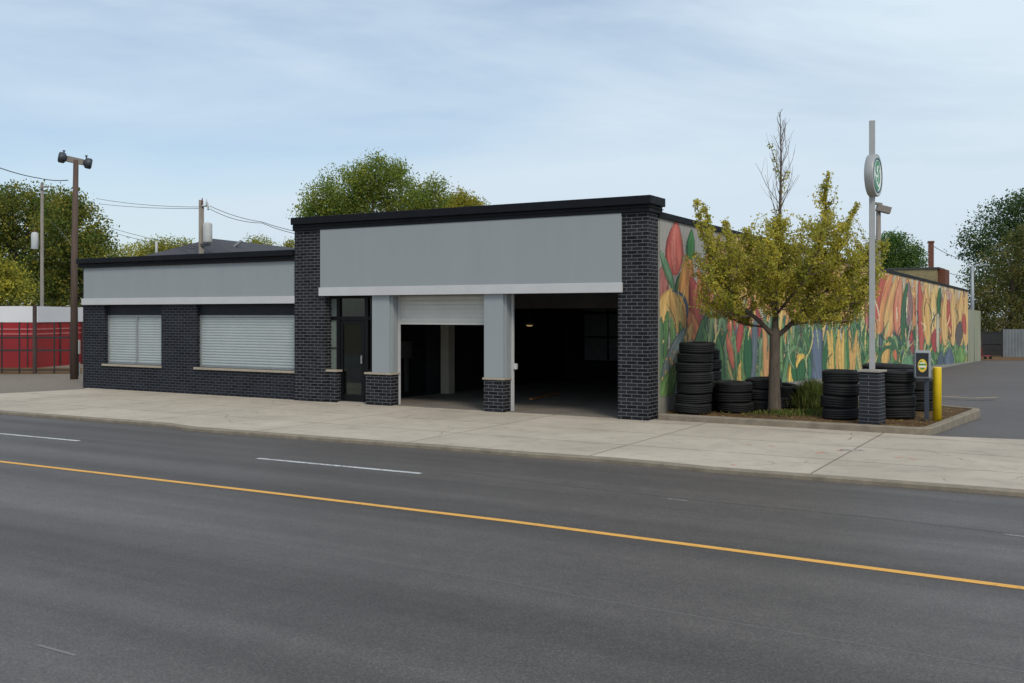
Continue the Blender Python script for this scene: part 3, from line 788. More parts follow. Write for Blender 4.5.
    stroke((765, 384), (768, 352), (762, 318), 3.2, (196, 140, 82), 'petal', .5, .2)
    stroke((783, 386), (788, 330), (803, 354), 2.6, (56, 114, 70), 'band', .35, .3, (120, 156, 104))
    stroke((791, 388), (793, 364), (803, 354), 6.5, (222, 180, 66), 'leaf', .4, .3)
    stroke((800, 388), (800, 370), (803, 360), 4.6, (40, 100, 58), 'leaf', .5, .3)
    stroke((809, 384), (812, 350), (801, 352), 1.7, (60, 118, 80), 'band', .35, .3)
    stroke((795, 384), (792, 368), (794, 352), 2.6, (38, 104, 60), 'leaf', .6, .2)
    stroke((817, 380), (816, 356), (817, 334), 5.6, (92, 108, 132), 'band', .55, .16)
    stroke((824, 372), (824, 358), (827, 342), 2.6, (44, 104, 62), 'leaf', .6, .2)
    for u in np.arange(830, 856, 2.6): stroke((u, 374), (u + R.normal(0, 1), 352), (u + R.normal(0, 2.5), 330), 1.7, pick(GR[1:4] + YL[:2]), 'leaf', .7, .25)
    # far end: tall flame petals
    stroke((879, 334), (876, 300), (893, 272), 8.6, (214, 164, 84), 'petal', .5, .2, (202, 110, 78))
    stroke((877, 318), (875, 290), (886, 276), 4.0, (188, 80, 66), 'leaf', .6, .25)
    stroke((888, 338), (890, 308), (897, 276), 6.5, (216, 176, 100), 'petal', .55, .2, (206, 134, 86))
    stroke((898, 336), (896, 305), (901, 276), 4.6, (206, 112, 84), 'petal', .5, .25, (210, 142, 104))
    stroke((909, 326), (906, 300), (909, 281), 5.0, (112, 104, 106), 'petal', .6, .25, (150, 112, 110))
    stroke((903, 345), (902, 310), (907, 284), 2.8, (56, 104, 70), 'leaf', .6, .25)
    stroke((908, 348), (910, 334), (912, 320), 1.8, (176, 172, 150), 'petal', .6, .3)
    stroke((913, 354), (911, 342), (911, 330), 2.0, (172, 60, 62), 'leaf', .5, .2)
    stroke((917, 355), (917, 318), (917, 284), .7, (178, 172, 154), 'band', 1, .1)
    stroke((921, 354), (922, 318), (919, 282), 3.4, (178, 66, 62), 'leaf', .5, .2, (196, 96, 76))
    stroke((928, 345), (926, 310), (926, 285), 4.6, (212, 166, 88), 'petal', .5, .2)
    stroke((934, 340), (932, 312), (934, 287), 3.6, (222, 184, 108), 'petal', .55, .2)
    stroke((939, 318), (938, 302), (940, 288), 2.2, (44, 104, 60), 'leaf', .55, .2)
    stroke((938, 352), (937, 332), (938, 314), 1.9, (182, 176, 152), 'leaf', .6, .2)
    for u in (945, 953, 961, 966): stroke((u, 346), (u - 1, 318), (u + .5, 291), 3.8, (208, 164, 96), 'petal', .5, .18, (216, 176, 104))
    stroke((951, 336), (948, 318), (948, 300), 2.2, (180, 72, 62), 'leaf', .55, .2)
    stroke((965, 334), (963, 324), (964, 314), 2.2, (178, 74, 62), 'leaf', .55, .2)
    stroke((959, 345), (958, 335), (960, 322), 3.6, (92, 84, 84), 'leaf', .6, .2)
    stroke((935, 352), (932, 340), (935, 330), 2.6, (166, 58, 60), 'leaf', .5, .2)
    stroke((885, 366), (884, 350), (889, 342), 4.4, (210, 164, 80), 'petal', .5, .2)
    stroke((878, 366), (880, 340), (896, 350), 1.8, (56, 104, 72), 'band', .6, .2); stroke((896, 366), (900, 350), (889, 338), 1.6, (60, 108, 74), 'band', .6, .2)
    stroke((896, 360), (894, 354), (895, 350), 2.0, (204, 110, 70), 'leaf', .6, .2)
    stroke((908, 366), (908, 360), (909, 355), 5, (96, 144, 104), 'petal', .6, .2)
    stroke((949, 368), (948, 358), (950, 348), 5.0, (84, 102, 124), 'petal', .6, .25); stroke((960, 365), (960, 356), (961, 346), 5.2, (84, 132, 66), 'petal', .6, .25, (120, 160, 84))
    stroke((940, 368), (940, 360), (942, 350), 3.0, (70, 92, 108), 'petal', .6, .2)
    # loose line work over everything: dark contours and pale highlights
    for i in range(120):
        u = R.uniform(662, 966); vt_ = np.interp(u, uu, vt); vb_ = np.interp(u, uu, vb); H = vb_ - vt_; far = max(0, (u - 700) / 268)
        v = R.uniform(vt_ + (.45 * H if u < 715 else .08 * H), vb_); ln = H * R.uniform(.1, .3)
        low = (vb_ - v) / H < .4
        L = ([(54, 84, 66), (66, 78, 84), (96, 78, 60)] if i % 2 else ([(168, 188, 120), (204, 190, 110), (150, 176, 140)] if low else [(226, 196, 136), (222, 206, 170), (196, 120, 84)]))
        stroke((u, min(v, vb_)), (u + R.normal(0, 4) * (1 - .4 * far), v - ln * .5), (u + R.normal(0, 4.5) * (1 - .4 * far), v - ln), R.uniform(.25, .48), pick(L), 'leaf', 1, .1)
    # dry brush: many thin upright flicks that borrow and shift the colour beneath
    for i in range(120):
        u = R.uniform(672, 966) if R.random() < .85 else R.uniform(661, 700); vt_ = np.interp(u, uu, vt); vb_ = np.interp(u, uu, vb); H = vb_ - vt_
        v = R.uniform(vt_ + (.25 * H if u < 715 else 2), vb_ - 2); ln = R.uniform(3, 11)
        j = int(np.searchsorted(uu, u).clip(0, NU - 1)); i_ = int(np.clip((vb_ - v) / H * (NV - 1), 0, NV - 1))
        a = img[i_, j] * R.uniform(.8, 1.2)
        if R.random() < .12: a = .5 * a + .5 * np.array(srgb(*pick(GR + YL + RD + BL + pal_t + WH)))
        a = np.clip(a, .001, 1); s8 = tuple(float((1.055 * x ** (1 / 2.4) - .055) * 255 if x > .0031 else x * 12.92 * 255) for x in a)
        stroke((u, v + ln / 2), (u + R.normal(0, .6), v), (u + R.normal(0, 1.6), v - ln / 2), R.uniform(.2, .42), s8, 'leaf', 1, .1)
    grey = img.mean(-1, keepdims=True); img = img * .80 + grey * .15 * np.array([1.06, 1.0, .86]) + .012
    # brushed weathering
    img *= (1 + .10 * np.sin(U * 1.9 + 3 * np.sin(Vv * .11))[..., None] * R.uniform(.3, 1, (NV, NU, 1)))
    img *= R.normal(1, .02, (NV, NU, 1))
    img = np.clip(img * 1.16, .01, .9)
    n_ = .006
    X = Wa.x + WD.x * ss + WN.x * n_; Yl = Wa.y + WD.y * ss + WN.y * n_
    co = np.stack([np.repeat(X[None], NV, 0), np.repeat(Yl[None], NV, 0), Z], -1).reshape(-1, 3)
    idx = np.arange(NV * NU).reshape(NV, NU)
    fc = np.stack([idx[:-1, :-1], idx[:-1, 1:], idx[1:, 1:], idx[1:, :-1]], -1).reshape(-1, 4)
    me = bpy.data.meshes.new('mural'); me.vertices.add(len(co)); me.vertices.foreach_set('co', co.astype(np.float32).ravel())
    me.loops.add(fc.size); me.loops.foreach_set('vertex_index', fc.astype(np.int32).ravel())
    me.polygons.add(len(fc)); me.polygons.foreach_set('loop_start', np.arange(0, fc.size, 4, dtype=np.int32)); me.polygons.foreach_set('loop_total', np.full(len(fc), 4, np.int32))
    me.update(calc_edges=True)
    a = me.color_attributes.new('paint', 'FLOAT_COLOR', 'POINT'); a.data.foreach_set('color', np.concatenate([img.reshape(-1, 3), np.ones((NV * NU, 1))], 1).astype(np.float32).ravel())
    mm, nt, b = new_mat('mural_paint'); at_ = N(nt, 'ShaderNodeAttribute'); at_.attribute_name = 'paint'
    v = uvm(nt, (3, 3, 1), src='Object'); f = noise(nt, v, 9, 6, .75)
    nt.links.new(mix(nt, 1.0, at_.outputs['Color'], ramp(nt, f, [(.25, .86), (.5, 1.0), (.75, 1.1)]), 'MULTIPLY'), b.inputs['Base Color'])
    b.inputs['Roughness'].default_value = .75; b.inputs['Specular IOR Level'].default_value = .3
    me.materials.append(mm)
    o = bpy.data.objects.new('mural', me); C.objects.link(o); o.parent = G
    o['label'] = 'painted mural of tall red, orange and yellow flowers among green leaves'
paint_mural()
# ================================================================== planter bed in front of the mural
def wallpt(s, n=0.0):
    q = Wa + WD * s + WN * n; return loc2w(q.x, q.y)
A_ = gp(660.5, 420); B_ = gp(930, 435.5); C_ = Vector((10.35, 22.0, 0)); D_ = Vector((9.6, 23.2, 0)); E_ = wallpt(6.2)
def rounded(p0, p, p1, r, n=6):
    a = p + (p0 - p).normalized() * r; b = p + (p1 - p).normalized() * r
    return [(1 - t) ** 2 * a + 2 * t * (1 - t) * p + t * t * b for t in np.linspace(0, 1, n).tolist()]
KO = [A_ + (A_ - B_).normalized() * .05] + [A_.lerp(B_, t) for t in (.2, .4, .6, .8)] + rounded(A_, B_, C_, .35) + [B_.lerp(C_, .5)] + rounded(B_, C_, D_, .3) + rounded(C_, D_, E_, .4) + [E_]
KI = offset_line(KO, .16); KT = offset_line(KO, .02); KT2 = offset_line(KO, .145)
m = MB(); ribbon(m, [lift(KO, -.25), lift(KO, .105), lift(KT, .127), lift(KT2, .127), lift(KI, .115), lift(KI, -.1)])
struct(m.build('planter_kerb', M['kerb_concrete']))
SOIL = .095
KS = offset_line(KO, .15)
c0 = Vector((6.6, 21.0, 0)); m = MB(); m.v.append((c0.x, c0.y, SOIL + .03)); pts = KS + [wallpt(4.5), wallpt(2.5), wallpt(.8)]
for p in pts: m.v.append((p.x, p.y, SOIL))
for i in range(len(pts)): m.face((0, 1 + i, 1 + (i + 1) % len(pts)))
struct(m.build('planter_soil', M['mulch']))

def in_planter():
    while True:
        u = random.uniform(665, 975); v = random.uniform(399, 431); q = gp(u, v, SOIL)
        poly = pts; c = False; j = len(poly) - 1
        for i in range(len(poly)):
            if (poly[i].y > q.y) != (poly[j].y > q.y) and q.x < (poly[j].x - poly[i].x) * (q.y - poly[i].y) / (poly[j].y - poly[i].y + 1e-9) + poly[i].x: c = not c
            j = i
        if c: return q
nl = 1500; V_ = np.zeros((nl, 4, 3)); Cc_ = np.zeros((nl, 3))
for i in range(nl):
    q = in_planter(); a = random.uniform(0, 2 * PI); s = random.uniform(.02, .045)
    t = random.uniform(-.4, .4)
    d1 = Vector((math.cos(a), math.sin(a), t * .5)) * s; d2 = Vector((-math.sin(a), math.cos(a), random.uniform(-.5, .5) * .5)) * s * .7
    b = q + Vector((0, 0, .02 + random.uniform(0, .02)))
    V_[i] = [b - d1, b - d2, b + d1, b + d2]
    Cc_[i] = random.choice([srgb(150, 124, 62), srgb(168, 140, 66), srgb(120, 92, 58), srgb(96, 72, 50), srgb(138, 110, 78), srgb(176, 152, 90)])
o = quads_mesh('fallen_leaves', V_, Cc_, M['leaves']); tag(o, 'small dry brown and yellow leaves scattered on the planter soil', 'fallen leaves', kind='stuff')

# weeds beside the tree: one clump
def blades(n, cx, cy, sx, sy, h, cols, w=.018):
    V_ = np.zeros((n, 4, 3)); Cc_ = np.zeros((n, 3))
    for i in range(n):
        x, y = random.gauss(cx, sx), random.gauss(cy, sy); k = math.exp(-((x - cx) / (2.2 * sx)) ** 2 - ((y - cy) / (2.2 * sy)) ** 2)
        hh = h * random.uniform(.35, 1.05) * (.45 + .55 * k); a = random.uniform(0, 2 * PI); ln = random.uniform(.05, .5) * hh
        z0 = random.uniform(0, .35) * hh
        p = Vector((x, y, z0)); q = Vector((x + math.cos(a) * ln, y + math.sin(a) * ln, hh)); s = Vector((-math.sin(a), math.cos(a), 0)) * w * random.uniform(.7, 1.4)
        mid = p.lerp(q, .5) + Vector((0, 0, hh * .12)); V_[i] = [p, mid + s, q, mid - s]
        c = random.choice(cols); f = random.uniform(.75, 1.25); Cc_[i] = [v * f for v in c]
    return V_, Cc_
wc = [srgb(108, 124, 60), srgb(94, 114, 56), srgb(118, 126, 64), srgb(84, 102, 50), srgb(128, 126, 74)]
Vb, Cb = blades(2400, 0, 0, .18, .3, .72, wc, .010); o = quads_mesh('weed_clump', Vb, Cb, M['leaves'], loc=(6.60, 21.9, SOIL))
tag(o, 'bushy clump of green weeds between the young tree and the tyres', 'weeds')
Vb, Cb = blades(900, 0, 0, .55, .22, .16, wc, .012); o = quads_mesh('low_weeds', Vb, Cb, M['leaves'], loc=(6.0, 20.75, SOIL))
tag(o, 'thin low grass growing on the soil around the tree foot', 'grass', kind='stuff')

# ------------------------------------------------------------------ tyres
def tyre_mesh(seed, R=.37, w=.225, k=56):
    rr = random.Random(seed); h = w / 2; b = R * .56; m = MB(); m.sm = True
    prof = [(b, -h * .82), (b + .02, -h * .95), (b + .06, -h), (R - .055, -h * .98), (R - .04, -h * .99), (R - .018, -h * .90), (R - .006, -h * .78)]
    lug = [0, 0, 0, 0, 0, 1, 1]
    for z0, z1 in ((-.72, -.42), (-.34, -.06), (.06, .34), (.42, .72)):
        prof += [(R, z0 * h), (R + .002, (z0 + z1) / 2 * h), (R, z1 * h)]; lug += [0, 0, 0]
        if z1 < .7: prof += [(R - .012, (z1 + .01) * h), (R - .012, (z1 + .07) * h)]; lug += [0, 0]
    mir = [(b, -h * .82), (b + .02, -h * .95), (b + .06, -h), (R - .055, -h * .98), (R - .04, -h * .99), (R - .018, -h * .90), (R - .006, -h * .78)]
    prof += [(r, -z) for r, z in reversed(mir)]; lug += [1, 1, 0, 0, 0, 0, 0]
    prof += [(b - .012, h * .5), (b - .012, -h * .5)]; lug += [0, 0]
    n = len(prof); ph = [rr.uniform(0, 6) for _ in range(3)]
    for i, (r, z) in enumerate(prof):
        for j in range(k):
            t = 2 * PI * j / k; q = r - (.009 if lug[i] and j % 2 else 0)
            q *= 1 + .006 * math.sin(2 * t + ph[0]); zz = z + .004 * math.sin(2 * t + ph[1]) + .003 * math.sin(3 * t + ph[2])
            m.v.append((q * math.cos(t), q * math.sin(t), zz))
    for i in range(n):
        for j in range(k):
            i2, j2 = (i + 1) % n, (j + 1) % k; m.face((i * k + j, i * k + j2, i2 * k + j2, i2 * k + j))
    o = m.build('tyre', M['tyre_rubber']); return o
protos = [tyre_mesh(1), tyre_mesh(2, .36, .225), tyre_mesh(3, .375, .23)]
ORD = ['bottom', 'second', 'third', 'fourth', 'fifth', 'sixth', 'seventh']
used_proto = set()
def stack(x, y, n, w, R, desc, group, jit=.045, top_off=(0, 0), tilt=0.0, base=SOIL + .015, seed=0):
    rr = random.Random(seed * 31 + n); z = base
    for i in range(n):
        k = rr.randrange(3); pr = protos[k]
        if k not in used_proto: o = pr; used_proto.add(k)
        else: o = pr.copy(); C.objects.link(o)
        R0, w0 = ((.37, .225), (.36, .225), (.375, .23))[k]
        ww = w * rr.uniform(.9, 1.1); rs = R / R0 * rr.uniform(.975, 1.015)
        o.scale = (rs, rs, ww / w0)
        ox, oy = rr.uniform(-jit, jit), rr.uniform(-jit, jit)
        if i == n - 1: ox += top_off[0]; oy += top_off[1]
        o.location = (x + ox, y + oy, z + ww / 2); z += ww * .985
        o.rotation_euler = (rr.uniform(-.02, .02), rr.uniform(-.02, .02) + (tilt if i == n - 1 else 0), rr.uniform(0, 6.28))
        pos = 'top' if i == n - 1 else ORD[i]
        extra = ' from the bottom' if pos not in ('top', 'bottom') else ''
        tag(o, f'{pos} tyre{extra} {desc}', 'tyre', group)
stack(3.86, 21.15, 7, .216, .385, 'of the seven-tyre stack beside the black brick corner pier', 'tyres in the tall stack by the brick pier', top_off=(.02, 0), seed=1)
stack(4.24, 22.0, 6, .215, .36, 'of the tall stack half hidden behind the seven-tyre stack', 'tyres in the half hidden tall stack', seed=2)
stack(4.74, 21.36, 3, .222, .385, 'of the low stack between the seven-tyre stack and the trunk', 'tyres in the low stacks by the mural', jit=.03, seed=3)
stack(5.46, 21.78, 3, .222, .39, 'of the low stack right behind the tree trunk', 'tyres in the low stacks by the mural', jit=.03, tilt=.05, seed=4)
stack(6.05, 22.36, 2, .27, .37, 'of the two-tyre stack between the tree trunk and the weeds', 'tyres in the low stacks by the mural', tilt=-.08, seed=5)
stack(6.58, 20.02, 4, .237, .36, 'of the stack between the weeds and the brick pedestal', 'tyres stacked around the brick pedestal', jit=.025, seed=6)
stack(7.72, 20.12, 4, .237, .375, 'of the stack between the brick pedestal and the sign box', 'tyres stacked around the brick pedestal', jit=.025, seed=7)
stack(7.93, 21.12, 4, .275, .53, 'of the wide truck tyre stack behind the brick pedestal', 'wide tyres behind the pedestal', seed=8)
stack(8.78, 21.75, 3, .24, .36, 'of the stack behind the sign box and yellow bollard', 'tyres behind the sign box', seed=9)

# ------------------------------------------------------------------ pole sign on its brick pedestal
PX, PYY = 6.885, 19.12
T = thing('pole_sign', 'tall grey pole with a round green and white sign on a black brick pedestal', 'sign', (PX, PYY, SOIL), 0)
L = .35; tw = .02
m = MB(); rz = -math.radians(40)
m.v += [(sx * (L / 2 + tw * (1 - k)), sy * (L / 2 + tw * (1 - k)), z) for k, z in ((0, -.05), (1, 1.0)) for sx, sy in ((-1, -1), (1, -1), (1, 1), (-1, 1))]
for q in ((0, 3, 2, 1), (4, 5, 6, 7), (0, 1, 5, 4), (1, 2, 6, 5), (2, 3, 7, 6), (3, 0, 4, 7)): m.face(q)
m.build('pedestal', M['pedestal_brick'], T, rz=rz)
m = MB(); m.box(-L / 2 - .035, L / 2 + .035, -L / 2 - .035, L / 2 + .035, 1.0, 1.04); m.build('cap_stone', M['concrete'], T, rz=rz, bevel=.006)
m = MB(); m.box(-.054, .054, -.05, .05, 1.04, 5.8); m.build('pole', M['sign_grey'], T, loc=(0, 0, 0), rz=math.radians(-18), bevel=.006)
zc = 4.745
m = MB(); m.lathe([(.35, -.072), (.392, -.066), (.405, -.05), (.405, .08), (.397, .094), (.375, .098), (.37, .088)], 48, 'x'); disc = m.build('sign_disc', M['sign_grey'], T, loc=(.0, -.03, zc), rz=-math.radians(33))
m = MB(); m.lathe([(.368, .084), (.368, .094)], 48, 'x'); m.build('sign_face', M['emblem_white'], disc)
def flat(mb, pts2, x0, x1):
    k = len(pts2); n = len(mb.v); mb.v += [(x0, a, b) for a, b in pts2] + [(x1, a, b) for a, b in pts2]
    mb.face([n + k + i for i in range(k)]); mb.face([n + i for i in reversed(range(k))])
    for i in range(k): mb.face((n + i, n + (i + 1) % k, n + k + (i + 1) % k, n + k + i))
def band2(mb, path, w, x0, x1):
    for i in range(len(path) - 1):
        a = Vector(path[i]).to_3d(); b = Vector(path[i + 1]).to_3d(); d = (b - a).normalized(); nrm = Vector((-d.y, d.x, 0)); wa = w[i] if hasattr(w, '__len__') else w; wb = w[i + 1] if hasattr(w, '__len__') else w
        q = [a - nrm * wa, b - nrm * wb, b + nrm * wb, a + nrm * wa]; flat(mb, [(v.x, v.y) for v in q], x0, x1)
m = MB(); m.lathe([(.30, .0945), (.345, .0945), (.345, .100), (.30, .100)], 48, 'x', closed=True); m.build('emblem_ring', M['emblem_teal'], disc)
m = MB()
band2(m, [(.14, .12), (.12, .2), (.02, .245), (-.1, .21), (-.16, .12), (-.12, .04), (-.02, .02)], [.012, .03, .04, .045, .05, .04, .015], .0945, .099)
band2(m, [(.02, .15), (.09, .08), (.13, -.02), (.1, -.12), (.03, -.16)], [.015, .04, .05, .035, .012], .0945, .0985)
band2(m, [(-.17, -.02), (-.19, -.1), (-.13, -.2), (-.02, -.25), (.08, -.235)], [.012, .04, .05, .045, .012], .0945, .0985)
flat(m, [(-.06, -.04), (.0, -.03), (.03, -.08), (-.01, -.13), (-.07, -.11)], .0945, .0995)
m.build('emblem', M['emblem_green'], disc)

# sign box on a slate post
bx_, by_ = (925 - CX) / F * 19.45, 19.45
T = thing('sign_box', 'pale grey sign box with a yellow oval emblem on a short slate post', 'sign', (bx_ + .07, by_ + .14, SOIL), math.radians(-24))
m = MB(); m.bar((0.02, 0, -.05), (.02, 0, .98), .085); m.build('post', M['slate_post'], T, bevel=.004)
m = MB(); m.box(-.21, .1, -.14, .06, .84, 1.39); bxo = m.build('housing', M['metal_sheet'], T, bevel=.045, seg=4)
m = MB(); m.box(-.168, .058, -.1445, -.139, .885, 1.345); m.build('face_panel', M['sign_black'], bxo, bevel=.0)
def oval(cx, cz, rx, rz_, y0, y1, mb, n=28):
    flatp = [(cx + rx * math.cos(2 * PI * i / n), cz + rz_ * math.sin(2 * PI * i / n)) for i in range(n)]
    k = n; s = len(mb.v); mb.v += [(a, y0, b) for a, b in flatp] + [(a, y1, b) for a, b in flatp]
    mb.face([s + i for i in range(k)]); mb.face([s + k + i for i in reversed(range(k))])
    for i in range(k): mb.face((s + i, s + k + i, s + k + (i + 1) % k, s + (i + 1) % k))
m = MB(); oval(-.055, 1.1, .082, .128, -.149, -.1446, m); m.build('emblem', M['emblem_yellow'], bxo)
m = MB(); m.box(-.125, .015, -.153, -.1492, 1.105, 1.135); m.box(-.09, -.02, -.153, -.1492, 1.03, 1.055); m.box(-.1, -.06, -.153, -.1492, 1.165, 1.185); m.build('lettering', M['green_ink'], bxo)
m = MB(); m.box(-.118, .008, -.1525, -.1492, 1.065, 1.1); m.box(-.1, -.01, -.1525, -.1492, 1.14, 1.16); m.build('lettering_panel', M['emblem_white'], bxo)

m = MB(); m.lathe([(.082, -.1), (.082, 1.04), (.08, 1.052), (.07, 1.058), (.04, 1.06)], 24); o = m.build('bollard', M['yellow_paint'], loc=(8.385, 19.72, SOIL))
tag(o, 'bright yellow steel bollard standing at the planter corner beside the sign box', 'bollard')

# things inside the bays
p = gp(405.5, 392, .012)
T = thing('service_cabinet', 'small pale cabinet on a thin post inside the first open bay', 'cabinet', (p.x, p.y, .012), ANG)
m = MB(); m.box(-.05, .05, 0, .08, 0, .95); m.build('post', M['interior_wall'], T)
m = MB(); m.box(-.12, .14, -.06, .12, .95, 1.42); m.build('housing', M['interior_wall'], T)
a = gp(531, 400.2, .0); b = gp(558, 394.3, .0)
m = MB(); m.bar((a.x, a.y, .03), (b.x, b.y, .03), .1, .035); tag(m.build('wooden_board', M['wood_board']), 'loose wooden board lying on the floor of the wide open bay', 'board')
def ceiling_lamp(u, v, Y, mat, label):
    p = at(u, v, Y); T = thing('ceiling_lamp', label, 'lamp', p, 0)
    m = MB(); m.lathe([(.02, .1), (.15, .03), (.17, 0), (.165, 0), (.1, .05)], 20); m.build('lamp_shade', M['interior_wall'], T)
    m = MB(); m.lathe([(.03, .05), (.09, .015), (.085, -.02), (.04, -.04)], 16); m.build('bulb', M[mat], T)
    m = MB(); m.tube([(0, 0, .1), (0, 0, 3.3 - p.z)], .01, 6); m.build('cord', M['wire_black'], T)
ceiling_lamp(414.5, 313.5, 28.0, 'lamp_orange', 'dim orange lamp glowing inside the bay with the half-open door')
ceiling_lamp(529.5, 325, 27.5, 'lamp_warm', 'dim yellow lamp glowing inside the wide open bay')

# ================================================================== trees
def leaf_quads(P, size, aspect=.7, out=None, R=rng, flat_=0.0):
    n = len(P); a = R.normal(size=(n, 3)); a[:, 2] -= flat_
    if out is not None: a += out
    a /= np.linalg.norm(a, axis=1, keepdims=True)
    q = R.normal(size=(n, 3)); b = np.cross(a, q); b /= np.linalg.norm(b, axis=1, keepdims=True) + 1e-9
    L_ = (size * R.uniform(.65, 1.3, n))[:, None]; W_ = L_ * aspect
    return np.stack([P, P + a * L_ * .55 + b * W_ / 2, P + a * L_, P + a * L_ * .55 - b * W_ / 2], 1)

def bg_tree(label, cat, Y, lobes, pal, n, size, group, trunk_u=None, gz=-.3, wood='bark_dark', loose=.32, spread=1.0, seed=0, spiky=0.0):
    n = int(n * 2.3); size *= .63; pal = [tuple(min(1, x * k_) for x, k_ in zip(p, (1.66, 1.86, 1.75))) for p in pal]
    """a tree far behind: lobes given as (column, row, radius in px, depth offset) at distance Y"""
    R = np.random.default_rng(100 + seed); k = Y / F
    cs = [at(u, v, Y + (d or 0)) for u, v, r, d in lobes]; rs = [r * k for u, v, r, d in lobes]
    tu = trunk_u if trunk_u is not None else lobes[0][0]; base = at(tu, HZ, Y); base.z = gz
    T = thing('tree', label, cat, base, 0, group)
    w_ = np.array([r ** 2 for r in rs]); w_ /= w_.sum()
    nc = max(30, n // 22); li = R.choice(len(cs), nc, p=w_)
    d = R.normal(size=(nc, 3)); d[:, 1] *= 1.0; d /= np.linalg.norm(d, axis=1, keepdims=True)
    rad = np.array(rs)[li] * (1 - .55 * R.random(nc) ** 1.6) * R.uniform(.88, 1.1, nc)
    cl = np.array([[c.x - base.x, c.y - base.y, c.z - base.z] for c in cs])[li] + d * rad[:, None] * np.array([1, spread, .92])
    ci = R.integers(0, nc, n); sg = loose * (.6 + .8 * R.random(nc))
    g_ = R.normal(size=(n, 3)); g_ /= np.maximum(1, np.linalg.norm(g_, axis=1, keepdims=True) / 1.7)
    P = cl[ci] + g_ * sg[ci][:, None] * np.array([1, 1, .8])
    if spiky: P[:, 2] += spiky * np.minimum(np.abs(R.normal(size=n)), 1.8) * sg[ci] * np.exp(-(g_[:, 0] ** 2 + g_[:, 1] ** 2))
    pa = np.array(pal); tint = pa[R.integers(0, len(pa), nc)][ci] * R.uniform(.85, 1.15, (n, 1)); tint *= (1 + .12 * R.normal(size=(nc, 1)))[ci].clip(.6, 1.5)
    V = leaf_quads(P, size, .62, d[ci] * .5, R)
    quads_mesh('crown', V, tint, M['leaves'], T)
    m = MB(); top = max(c.z for c in cs); h0 = min(c.z for c in cs) - base.z
    m.tube([(0, 0, -.5), (.05, 0, max(.8, h0 * .6)), (0, 0, (top - base.z) * .72)], [.28, .22, .08], 8)
    for c, r in sorted(zip(cs, rs), key=lambda t: -t[1])[:8]:
        q = Vector((c.x - base.x, c.y - base.y, c.z - base.z)); z0 = max(.8, min(q.z * .55, (top - base.z) * .6))
        m.tube([(0, 0, z0), q * .55 + Vector((0, 0, z0 * .35)), q], [.12, .07, .03], 6)
    m.build('trunk', M[wood], T); return T

OL = [srgb(104, 100, 44), srgb(88, 92, 42), srgb(76, 84, 40), srgb(118, 106, 46), srgb(66, 78, 38)]
YG = [srgb(136, 126, 52), srgb(120, 116, 50), srgb(104, 106, 48), srgb(146, 132, 60)]
GN = [srgb(102, 110, 48), srgb(92, 102, 46), srgb(114, 116, 50), srgb(80, 94, 44), srgb(124, 120, 52)]
YO = [srgb(150, 134, 50), srgb(138, 124, 48), srgb(124, 116, 48), srgb(112, 106, 44)]
DG = [srgb(60, 76, 46), srgb(52, 68, 42), srgb(70, 84, 48), srgb(80, 88, 48), srgb(46, 60, 38)]
BR = [srgb(94, 86, 46), srgb(82, 80, 44), srgb(72, 76, 42), srgb(104, 92, 50), srgb(62, 70, 40)]
gl_ = 'trees behind the red shed'
bg_tree('broad olive green tree filling the sky behind the tall brown light pole', 'tree', 60, [(72, 232, 34, 0), (92, 252, 24, 0), (66, 204, 15, 0), (60, 268, 38, 2), (98, 282, 24, 1), (54, 222, 26, 3), (80, 210, 12, 0), (70, 296, 34, 1), (101, 262, 15, -1), (52, 205, 12, 2)], OL, 15000, .27, gl_, 74, -.1, seed=1, spiky=.5)
bg_tree('olive green tree at the edge behind the thin grey utility pole', 'tree', 62, [(15, 222, 34, 0), (34, 208, 20, 0), (0, 205, 18, 0), (22, 260, 38, 2), (-25, 230, 40, 0), (40, 285, 30, 1), (-10, 280, 40, 2), (12, 196, 12, 1), (26, 192, 7, 0)], OL, 15000, .27, gl_, 15, -.1, seed=2, spiky=.5)
bg_tree('lower yellowing tree behind the red shed at the picture edge', 'tree', 54, [(6, 282, 20, 0), (-12, 270, 22, 0), (18, 290, 13, 0), (-30, 290, 24, 0)], YO + OL[:2], 5000, .24, gl_, 0, -.1, seed=3)
gw = 'trees seen over the low roof'
bg_tree('pale yellow green tree showing over the low roof beside the house', 'tree', 82, [(163, 249, 14, 0), (146, 252, 10, 0), (182, 250, 11, 0), (170, 262, 20, 0), (150, 264, 16, 1)], YG, 4200, .27, gw, 165, -.2, seed=4)
bg_tree('wispy pale tree over the low roof beside the broad olive tree', 'tree', 84, [(122, 256, 9, 0), (131, 250, 6, 0), (118, 264, 11, 1), (138, 262, 9, 0)], YG, 1300, .25, gw, 125, -.2, seed=5, loose=.42)
bg_tree('small feathery treetop behind the dark shingled roof', 'tree', 88, [(262, 243, 5, 0), (254, 242, 4, 0), (258, 252, 10, 0), (246, 250, 6, 0), (270, 249, 4, 0)], YG, 1200, .25, gw, 258, -.2, seed=6, spiky=1.0)
bg_tree('tiny treetop poking up between the house roof and the tall brick pier', 'tree', 86, [(291, 246, 5, 0), (288, 252, 8, 0)], YG, 700, .24, gw, 290, -.2, seed=7)
gm = 'trees behind the main parapet'
bg_tree('large green tree rising behind the middle of the grey parapet', 'tree', 48, [(345, 195, 27, 0), (323, 205, 20, 0), (308, 214, 13, 1), (374, 178, 19, 0), (392, 190, 26, 1), (416, 206, 20, 0), (430, 198, 17, 0), (436, 187, 8, 0), (378, 163, 9, 0), (360, 178, 14, 0), (370, 212, 30, 1), (340, 225, 32, 1), (420, 228, 30, 1), (398, 172, 10, 0)], GN, 21000, .17, gm, 370, -.2, seed=8, loose=.24, spiky=.6)
